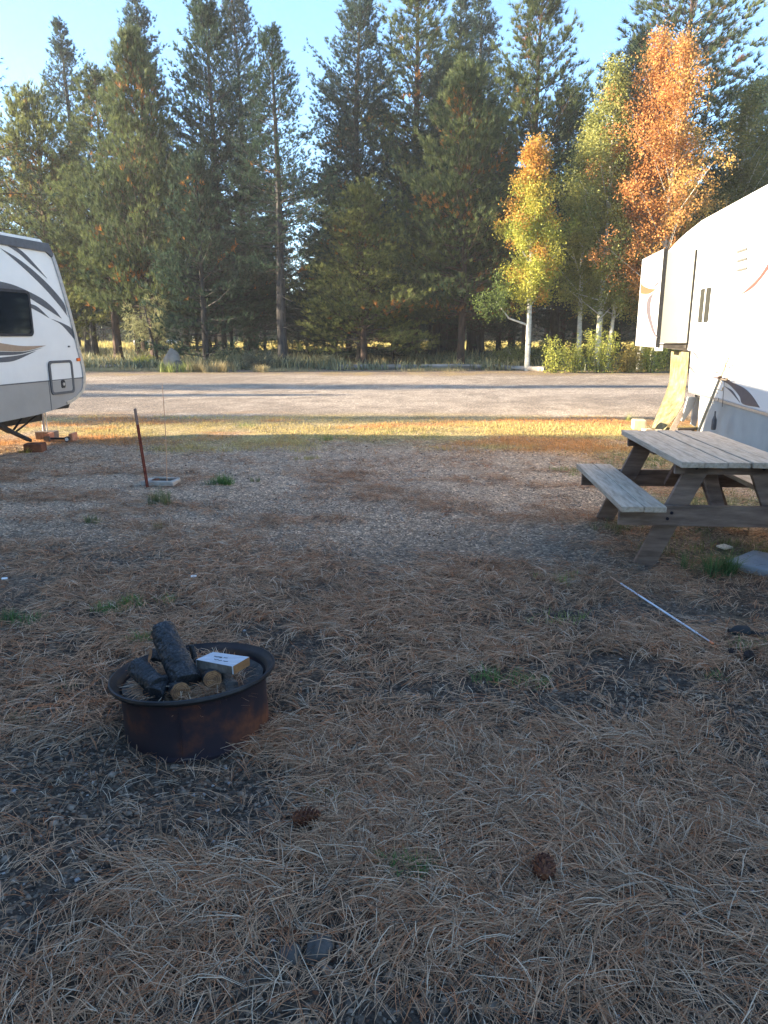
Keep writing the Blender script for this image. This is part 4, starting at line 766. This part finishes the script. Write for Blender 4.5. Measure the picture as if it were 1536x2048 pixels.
# ------------------------------------------------------------------ post, rod and sunken box
a = gnd(295, 975); b = at(270, 817, a[1] - .05); z0 = G(a[0], a[1]); t = thing('metal_post', 'leaning red brown metal stake left of the sunken box', 'post', (a[0], a[1], z0)); L = Vector(b) - Vector((a[0], a[1], z0)); up = (0, 1, 0)
MB().beam(L * -.02, L * .80, .030, .006, up).beam(L * -.02, L * .80, .006, .030, up).build('lower_shaft', M['rust_post'], t); MB().beam(L * .80, L, .028, .006, up).beam(L * .80, L, .006, .028, up).build('upper_shaft', M['post_tip'], t)
a = gnd(334, 969); b = at(324, 768, a[1] + .1); random.seed(2); L = Vector(b) - Vector((a[0], a[1], 0)); o = MB().tube([L * s + Vector((math.sin(s * 3) * .012, 0, 0)) for s in (-.02, .25, .5, .75, 1)], [.005, .0048, .0045, .004, .0035], 6).build('marker_rod', M['rod'], None, smooth=True, loc=(a[0], a[1], G(a[0], a[1]))); set_props(o, 'thin tan marker rod standing in the sunken box', 'rod')
q = gnd(325, 969); bx = thing('valve_box', 'sunken box with pale worn rim beside the red brown stake', 'box', (q[0], q[1], G(q[0], q[1]) + .022), -.12)
w2, d2 = .155, .11
for (cx, cy, dx, dy) in ((0, -d2, .35, .055), (0, d2, .30, .045), (-w2 + .01, 0, .055, .17), (w2 - .005, 0, .05, .17)): MB().box((cx, cy, .008), (dx, dy, .045), jit=.006).build('rim', M['valve'], bx, .008)
MB().box((0, 0, .0), (.27, .19, .03)).build('pit', M['dark_hole'], bx); MB().box((-.07, .0, .022), (.05, .07, .02)).build('lid_scrap', M['brown_block'], bx, .004)

# ------------------------------------------------------------------ fire ring with its wood
FR = Vector((-.765, 2.70, -.035)); fr = thing('fire_ring', 'rusty round steel fire ring holding firewood', 'fire ring', tuple(FR)); fr.rotation_euler = (R(-5.0), R(-3.2), 0)
outer = [(.300, .0), (.302, .012), (.289, .022), (.287, .05), (.286, .13), (.288, .205), (.296, .225)]
inner = [(.291, .222), (.283, .20), (.282, .10), (.282, .0)]
MB().lathe(outer + inner, 72, .003).build('wall', M['rust'], fr, smooth=True); MB().lathe([(.290, .220), (.306, .227), (.322, .235), (.331, .247), (.329, .257), (.322, .259), (.315, .251), (.305, .244), (.297, .237), (.290, .220)], 72, .003).build('rim', M['rim'], fr, smooth=True)
MB().box((.015, -.2885, .11), (.004, .006, .17)).build('weld_seam', M['rust'], fr, .001)
r = np.random.default_rng(8); N = 26; V = [(0, 0, .165)]; Fs = []
for i in range(1, 9):
    for k in range(N): a_ = 6.2832 * k / N; rr = .281 * i / 8; V.append((rr * math.cos(a_), rr * math.sin(a_), .16 + .03 * float(fbm(rr * 9 * math.cos(a_) + 5, rr * 9 * math.sin(a_) + 5, 2)) + .045 * (i / 8) ** 2))
for k in range(N): Fs.append((0, 1 + k, 1 + (k + 1) % N))
for i in range(7):
    for k in range(N): a_ = 1 + i * N + k; b_ = 1 + i * N + (k + 1) % N; Fs.append((a_, a_ + N, b_ + N, b_))
MB().add(V, Fs).build('ash_bed', M['ash'], fr, smooth=True)
def plates(a, v, o):                        # cracked plates of charred or dry bark
    v = v / .021 + .6 * float(vn(a * 1.3 + o, v * 30, 2)); row = math.floor(v); u = a / 6.28318 * 8 + row * .37 + .5 * float(vn(a * 2, v, 3)); fu, fv = u - math.floor(u), v - row; e = min(fu, 1 - fu, fv * .8, (1 - fv) * .8)
    return .90 + .10 * min(1, e / .13) ** .6
def log(p, q, r0, r1, bm, em, label, seed, bump_=.16, n=56, seg=80):
    random.seed(seed); p = Vector(p); q = Vector(q); d = (q - p); L = d.length; d.normalize(); t = thing('log', label, 'firewood', tuple(p)); x = d.orthogonal().normalized(); y = d.cross(x); V = []; Fs = []; o = random.uniform(0, 60)
    for i in range(seg + 1):
        s = i / seg
        for k in range(n):
            a = 6.28318 * k / n; nn = float(fbm(math.cos(a) * 2.2 + o, s * L * 16 + math.sin(a) * 2.2, seed, 4)) - .5; rr = (r0 + (r1 - r0) * s) * (1 + bump_ * 2 * nn) * plates(a, s * L, o); c_ = math.sin(s * 3 + o) * .004; V.append(d * L * s + x * (rr * math.cos(a) + c_) + y * rr * math.sin(a))
    for i in range(seg):
        for k in range(n): k2 = (k + 1) % n; Fs.append((i * n + k, i * n + k2, (i + 1) * n + k2, (i + 1) * n + k))
    MB().add(V, Fs).build('bark', M[bm], t, smooth=True)
    for e, base in ((0, d * .0005), (seg, d * (L - .0005))):
        vv = [V[e * n + k] for k in range(n)]; cen = sum(vv, Vector()) / n; ring_ = [cen + (v - cen) * .55 for v in vv]; MB().add(vv + ring_ + [cen], [(k, (k + 1) % n, n + (k + 1) % n, n + k) for k in range(n)] + [(n + k, n + (k + 1) % n, 2 * n) for k in range(n)]).build('cut_end', M[em], t)
    return t
A = lambda x, y, Y_: tuple(at(x, y, Y_))
log(A(373, 1368, 2.60), A(326, 1257, 2.83), .056, .049, 'char', 'char', 'long charred log standing up and leaning out of the fire ring', 1, .16)
log(A(318, 1372, 2.56), A(272, 1334, 2.66), .042, .040, 'char', 'char', 'short charred log with grey end lying at the left of the fire ring', 2, .16)
log(A(300, 1312, 2.86), A(372, 1322, 2.92), .030, .034, 'char', 'rings', 'small log with pale yellow end behind the leaning charred log', 3)
log(A(424, 1361, 2.60), A(405, 1334, 2.86), .036, .038, 'char', 'rings', 'round log with tan cut end facing forward under the lumber block', 4, .05)
log(A(362, 1384, 2.54), A(330, 1366, 2.74), .038, .036, 'char', 'rings', 'burnt log with reddish end below the leaning charred log', 5, .1)
log(A(466, 1374, 2.60), A(446, 1350, 2.74), .026, .030, 'grey_log', 'grey_log', 'knotty grey stub right of the round cut log', 6, .25)
log(A(306, 1392, 2.53), A(330, 1362, 2.62), .040, .030, 'char', 'char', 'black burnt chunk at the front of the fire ring', 7, .25)
log(A(388, 1325, 2.84), A(384, 1290, 2.86), .014, .010, 'char', 'char', 'thin black stick poking up beside the leaning log', 8, .2)
# lumber block: top corners measured, thickness below
c = [Vector(at(391.5, 1320, 2.70)), Vector(at(465, 1333, 2.60)), Vector(at(499, 1314, 2.70)), Vector(at(425, 1304, 2.83))]
zt = .285
c = [Vector(gnd(x, y, z)) for x, y, z in ((391.5, 1319, .287), (465, 1333, .285), (499, 1313.5, .290), (426, 1303.5, .292))]
cen = sum(c, Vector()) / 4; nrm = (c[1] - c[0]).cross(c[3] - c[0]).normalized(); nrm = nrm if nrm.z > 0 else -nrm; V = [p - cen for p in c] + [p - cen - nrm * .036 for p in c]
lb = thing('lumber_block', 'short squared lumber block with whitish top resting on the logs', 'lumber block', tuple(cen))
MB().add(V, [(0, 1, 2, 3), (7, 6, 5, 4), (0, 4, 5, 1), (1, 5, 6, 2), (2, 6, 7, 3), (3, 7, 4, 0)]).build('block', M['block_top'], lb, .0015)
def lq(P4, off_, name, m): MB().add([p + off_ for p in P4] + [p + off_ * .2 for p in P4], [(0, 1, 2, 3), (7, 6, 5, 4), (0, 4, 5, 1), (1, 5, 6, 2), (2, 6, 7, 3), (3, 7, 4, 0)]).build(name, M[m], lb)
e = (V[2] - V[1]).cross(Vector((0, 0, 1))).normalized(); lq([V[1] * .97 + V[2] * .03, V[2] * .97 + V[1] * .03, V[6] * .97 + V[5] * .03, V[5] * .97 + V[6] * .03], e * .002, 'end_grain', 'cut_wood')
e = (V[1] - V[0]).cross(Vector((0, 0, 1))).normalized(); lq([V[0] * .98 + V[1] * .02, V[1] * .98 + V[0] * .02, V[5] * .98 + V[4] * .02, V[4] * .98 + V[5] * .02], e * .0015, 'weathered_side', 'grey_log')
ux = (V[1] - V[0]); uy = (V[3] - V[0])
def mark(pts, w_=.0016):
    m = MB()
    for (a0, b0), (a1, b1) in zip(pts[:-1], pts[1:]): m.beam(V[0] + ux * a0 + uy * b0 + nrm * .0008, V[0] + ux * a1 + uy * b1 + nrm * .0008, w_, .0012, tuple(nrm))
    m.build('printed_mark', M['stripe_dark'], lb)
mark([(.22, .62), (.30, .58), (.36, .64), (.40, .60)], .0045); mark([(.38, .60), (.43, .62)], .008); mark([(.34, .36), (.40, .30), (.44, .36), (.50, .31), (.55, .36)], .0025); mark([(.60, .34), (.66, .31), (.71, .36)], .0025); mark([(.46, .66), (.52, .64), (.56, .67)], .002)

# ------------------------------------------------------------------ white pole, black hose end, cones, rocks
a, b = gnd(1220, 1163), gnd(1425, 1299); pts = [Vector((a[0] + (b[0] - a[0]) * s, a[1] + (b[1] - a[1]) * s, 0)) for s in np.linspace(0, 1, 9)]
for p in pts: p.z = max(G(p.x, p.y), 0) + .022
t = thing('white_pole', 'thin white pole with orange tip lying on the ground', 'pole', tuple(pts[0])); pts = [p - pts[0] for p in pts]
zl = [p.z for p in pts]; zf = max(zl)
for p in pts: p.z = zf
MB().tube(pts[1:8], .0055, 8).build('rod', M['pole_white'], t, smooth=True); MB().tube(pts[:2], .0038, 8).build('tail', M['rod'], t, smooth=True); MB().tube([pts[7], pts[7] * .2 + pts[8] * .8], .0038, 8).build('ferrule', M['alu'], t); MB().tube([pts[7] * .2 + pts[8] * .8, pts[8]], .005, 8).build('tip', M['tip_orange'], t)
a = gnd(1468, 1272); t = thing('hose_end', 'black hose with thick plug end lying at the right photo edge', 'hose', (a[0], a[1] + .02, G(a[0], a[1]) + .03))
MB().tube([(-.008, 0, 0), (.01, 0, 0), (.03, 0, 0), (.075, -.003, 0), (.085, -.004, -.003)], [.012, .026, .034, .033, .022], 18).build('plug', M['rubber'], t, smooth=True); MB().tube([(.08, -.004, -.004), (.13, -.01, -.012), (.3, -.03, -.018), (.6, .02, -.018)], .014, 12).build('hose', M['rubber'], t, smooth=True); MB().tube([(-.012, 0, .004), (-.022, 0, .004)], .012, 12).build('cap', M['black'], t)
def pinecone(px, py, L, wd, rz, tilt, label, m='cone', scales=95):
    q = gnd(px, py); t = thing('pine_cone', label, 'pine cone', (q[0], q[1], G(q[0], q[1]) + wd * .45 + .012)); t.rotation_euler = (tilt, 0, rz); core = MB(); core.tube([(-L * .48, 0, 0), (-L * .3, 0, 0), (0, 0, 0), (L * .3, 0, 0), (L * .5, 0, 0)], [wd * .18, wd * .36, wd * .38, wd * .26, wd * .06], 12).build('core', M[m], t, smooth=True)
    me = None; r = np.random.default_rng(int(px)); ms = []
    for i in range(scales):
        s = i / scales; x = -L * .48 + L * .96 * s; rr = wd * .5 * (math.sin((s * .86 + .14) * math.pi) ** .65) + .001; a = i * 2.39996; v = Vector((0, math.cos(a), math.sin(a))); l = Vector((0, -math.sin(a), math.cos(a))); ax = Vector((1, 0, 0)); b = ax * x + v * rr * .5; w_ = wd * .15; tip = b + v * rr * .62 + ax * wd * .16
        ms.append(([b - l * w_ * .5, b + l * w_ * .5, tip + l * w_ * .62, tip + v * .002 + ax * .003, tip - l * w_ * .62, b + ax * wd * .1], None))
    for i, (V_, _) in enumerate(ms):
        th = Vector((-.0025, 0, 0)); VV = V_[:5] + [p + th for p in V_[:5]]; MB().add(VV, [(0, 1, 2, 3, 4), (9, 8, 7, 6, 5), (0, 5, 6, 1), (1, 6, 7, 2), (2, 7, 8, 3), (3, 8, 9, 4), (4, 9, 5, 0)]).build('scale', M[m], t)
    return t
pinecone(611, 1648, .088, .052, R(18), .1, 'reddish brown pine cone lying on its side below the fire ring', scales=70); pinecone(1087, 1752, .080, .060, R(80), R(-8), 'plump upright looking pine cone right of the foreground centre', scales=70)
pinecone(1496, 1318, .05, .042, .4, 0, 'small black pine cone below the black hose', 'cone_dark', 40); pinecone(1462, 1310, .035, .03, 1.2, 0, 'tiny dark cone left of the small black pine cone', 'cone_dark', 30)
for px, py, r0, lab in [(640, 1892, .038, 'dark flat rock half buried in gravel at the bottom centre'), (580, 1905, .032, 'rounded dark stone left of the flat rock at the bottom'), (1232, 1308, .018, 'small grey stone below the white pole'), (525, 1840, .022, 'pale greenish lump at the bottom left of centre'), (735, 1388, .018, 'smooth dark pebble right of the fire ring'), (1425, 1242, .022, 'grey pebble between the white pole and the hose')]:
    q = gnd(px, py); o = lump('rock', 'rock', r0, int(px), sub=3, sc=(1.25, .9, .55)); o.location = (q[0], q[1], G(q[0], q[1]) + r0 * .25); o.rotation_euler = (0, 0, px * .1); set_props(o, lab, 'rock')
for px, py, lab in [(388, 1165, 'white paper scrap above the fire ring'), (10, 1165, 'white scrap at the left photo edge')]:
    q = gnd(px, py); o = MB().box((0, 0, .004), (.035, .018, .006), jit=.003).build('paper_scrap', M['white_paint'], None, .001, loc=(q[0], q[1], G(q[0], q[1]) + .02)); o.rotation_euler = (.1, .05, .5); set_props(o, lab, 'scrap')

# ------------------------------------------------------------------ evening haze
hz = MB().box((0, 70, 13), (560, 480, 32)).build('haze', None); mh = bpy.data.materials.new('thin_haze'); mh.use_nodes = True; th = mh.node_tree; th.nodes.clear()
pv = th.nodes.new('ShaderNodeVolumePrincipled'); pv.inputs['Density'].default_value = .0007; pv.inputs['Color'].default_value = (.95, .95, .93, 1); pv.inputs['Anisotropy'].default_value = .1
ho = th.nodes.new('ShaderNodeOutputMaterial'); th.links.new(pv.outputs[0], ho.inputs['Volume']); hz.data.materials.append(mh); set_props(hz, 'thin warm evening haze over the camp site', kind='stuff')

# ------------------------------------------------------------------ loose ground cover: stones, needles, bark bits
OCT = np.array([[1, 0, 0], [-1, 0, 0], [0, 1, 0], [0, -1, 0], [0, 0, 1], [0, 0, -1]], float); OF = np.array([[0, 2, 4], [2, 1, 4], [1, 3, 4], [3, 0, 4], [2, 0, 5], [1, 2, 5], [3, 1, 5], [0, 3, 5]])
def inring(x, y, k=.31): return (x - FR.x) ** 2 + (y - FR.y) ** 2 < k * k
def stones(n, y0, y1, s0, s1, dens, seed, pale=.03):
    r = np.random.default_rng(seed); y = (r.random(n * 3) * (y1 ** 1.6 - y0 ** 1.6) + y0 ** 1.6) ** (1 / 1.6); x = r.uniform(-1, 1, n * 3) * (y * .58 + .15); k = (dens(x, y) > r.random(n * 3)) & ~inring(x, y); x, y = x[k][:n], y[k][:n]; n = len(x)
    s = r.uniform(s0, s1, n) * r.uniform(.5, 1, n) ** 1.5; V = OCT[None] * (s[:, None, None] * r.uniform(.6, 1.3, (n, 6, 1))) * np.array([1.1, 1, .62]); a = r.uniform(0, 6.28, n); ca, sa = np.cos(a), np.sin(a)
    X_ = V[..., 0] * ca[:, None] - V[..., 1] * sa[:, None]; Y_ = V[..., 0] * sa[:, None] + V[..., 1] * ca[:, None]; V = np.stack([X_ + x[:, None], Y_ + y[:, None], V[..., 2] + (gh(x, y) + s * .15)[:, None]], -1)
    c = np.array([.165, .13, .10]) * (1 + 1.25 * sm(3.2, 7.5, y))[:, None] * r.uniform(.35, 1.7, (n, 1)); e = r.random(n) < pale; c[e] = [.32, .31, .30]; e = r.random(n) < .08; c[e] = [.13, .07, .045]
    return V.reshape(-1, 3), (OF[None] + (np.arange(n) * 6)[:, None, None]).reshape(-1, 3), np.repeat(c, 6, 0)
def join(parts):
    V, Fc, Cc, o = [], [], [], 0
    for a, b, c_ in parts: V.append(a); Fc.append(b + o); Cc.append(c_); o += len(a)
    return np.concatenate(V), np.concatenate(Fc), np.concatenate(Cc)
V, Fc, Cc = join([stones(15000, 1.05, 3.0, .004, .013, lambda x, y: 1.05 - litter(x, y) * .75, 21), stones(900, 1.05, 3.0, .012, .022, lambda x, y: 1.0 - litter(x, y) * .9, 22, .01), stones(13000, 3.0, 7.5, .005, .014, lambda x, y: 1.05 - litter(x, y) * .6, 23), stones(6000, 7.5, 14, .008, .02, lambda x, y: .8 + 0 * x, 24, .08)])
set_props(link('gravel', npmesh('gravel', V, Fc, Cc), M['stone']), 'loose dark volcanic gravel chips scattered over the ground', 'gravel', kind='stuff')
def needles(n, y0, y1, ln, wd, dens, seed, seg=3, lift=.024, pw=1.6, bunch=.75, region=None, zf=None):
    r = np.random.default_rng(seed); nb = n // 2
    if region: x, y = region(r, nb * 2); k = np.ones(len(x), bool)
    else:
        y = (r.random(nb * 4) * (y1 ** pw - y0 ** pw) + y0 ** pw) ** (1 / pw); x = r.uniform(-1, 1, nb * 4) * (y * .58 + .2); k = (dens(x, y) > r.random(nb * 4)) & ~inring(x, y, .30)
    x, y = x[k][:nb], y[k][:nb]; nb = len(x); flow = fbm(x * 2.6, y * 2.6, 6, 2) * 7; a = flow + r.normal(0, 1.25, nb); tone = r.random(nb)
    L = r.uniform(ln * .55, ln * 1.15, nb); x, y, a, tone, L = (np.repeat(v, 2) for v in (x, y, a, tone, L)); N = len(x); a = a + np.tile([-1, 1], nb) * np.abs(r.normal(0, .09, N)); curv = r.normal(0, .38, N)
    if zf is None: base = gh(x, y)
    else: base = zf(x, y)
    z0 = r.random(N) ** 1.6 * lift; tilt = r.normal(0, .10, N); arch = np.abs(r.normal(0, .012, N))
    V = np.empty((N, (seg + 1) * 2, 3)); px_, py_ = x.copy(), y.copy()
    for s in range(seg + 1):
        q = s / seg; th = a + curv * (q - .5)
        if s: px_ = px_ + np.cos(th) * L / seg; py_ = py_ + np.sin(th) * L / seg
        w_ = wd * (.55 if s in (0, seg) else 1) / 2; zz = (gh(px_, py_) if zf is None else base) + z0 + np.clip(tilt * L * q, -.01, .05) + arch * math.sin(q * 3.14) + .002
        V[:, 2 * s] = np.c_[px_ - np.sin(th) * w_, py_ + np.cos(th) * w_, zz]; V[:, 2 * s + 1] = np.c_[px_ + np.sin(th) * w_, py_ - np.cos(th) * w_, zz + w_ * .5]
    i = (np.arange(N) * (seg + 1) * 2)[:, None]; Fc = np.concatenate([i + [2 * s, 2 * s + 1, 2 * s + 3, 2 * s + 2] for s in range(seg)])
    t = tone[:, None]; c = np.array([.64, .40, .24]) * (1 - t) + np.array([.19, .105, .06]) * t; e = tone > .86; c[e] = [.40, .175, .085]; e = tone < .12; c[e] = [.57, .43, .30]; e = (tone > .30) & (tone < .36); c[e] = [.09, .065, .05]
    c = c * r.uniform(.7, 1.2, (N, 1)); return V.reshape(-1, 3), Fc, np.repeat(c, (seg + 1) * 2, 0)
ld = lambda x, y: .06 + .94 * litter(x, y) ** 1.2
def ring_pts(r, n):
    a = r.uniform(0, 6.28, n); q = r.uniform(.09, .20, n); return FR.x + q * np.cos(a), FR.y + q * np.sin(a)
parts = [needles(26000, 1.0, 2.7, .15, .0019, ld, 31), needles(32000, 2.5, 4.8, .15, .0024, ld, 32), needles(26000, 4.6, 8.4, .15, .0036, lambda x, y: .04 + .9 * litter(x, y) ** 1.6, 33, 2), needles(7000, 8.0, 11.0, .15, .006, lambda x, y: .2 + .6 * litter(x, y), 34, 2),
         needles(9000, 1.0, 3.2, .05, .002, lambda x, y: 1 + 0 * x, 35, 2, .012)]
V, Fc, Cc = join(parts)
set_props(link('pine_needles', npmesh('pine_needles', V, Fc, Cc), M['needle']), 'carpet of fallen dry pine needles over the camp site', 'pine needles', kind='stuff')
V, Fc, Cc = needles(1700, 0, 0, .11, .0026, None, 36, 3, .05, region=ring_pts, zf=lambda x, y: .148 + .35 * ((x - FR.x) ** 2 + (y - FR.y) ** 2))
set_props(link('pine_needles', npmesh('pine_needles', V, Fc, Cc), M['needle']), 'dry pine needles heaped inside the fire ring', 'pine needles', kind='stuff')
def chips(n, seed):
    r = np.random.default_rng(seed); y = (r.random(n) * (6 ** 1.5 - 1.05) + 1.05) ** (1 / 1.5); x = r.uniform(-1, 1, n) * (y * .56 + .1); k = ~inring(x, y, .34); x, y = x[k], y[k]; n = len(x); s = r.uniform(.004, .012, n); a = r.uniform(0, 6.28, n)
    q = np.array([[-1, -.4, 0], [-.2, -.7, .25], [1, -.2, .1], [.6, .5, 0], [-.5, .6, .3]]); V = q[None] * s[:, None, None] * r.uniform(.7, 1.3, (n, 5, 1)); X_ = V[..., 0] * np.cos(a)[:, None] - V[..., 1] * np.sin(a)[:, None]; Y_ = V[..., 0] * np.sin(a)[:, None] + V[..., 1] * np.cos(a)[:, None]
    V = np.stack([X_ + x[:, None], Y_ + y[:, None], V[..., 2] + (gh(x, y) + .018 + r.random(n) * .008)[:, None]], -1); i = (np.arange(n) * 5)[:, None]; Fc = np.concatenate([i + [0, 1, 2], i + [0, 2, 3], i + [0, 3, 4]]); c = np.array([.20, .085, .045]) * r.uniform(.4, 1.4, (n, 1)); return V.reshape(-1, 3), Fc, np.repeat(c, 5, 0)
V, Fc, Cc = chips(420, 51); set_props(link('bark_flakes', npmesh('bark_flakes', V, Fc, Cc), M['needle']), 'small red brown bark flakes and cone scales among the needles', 'bark flakes', kind='stuff')
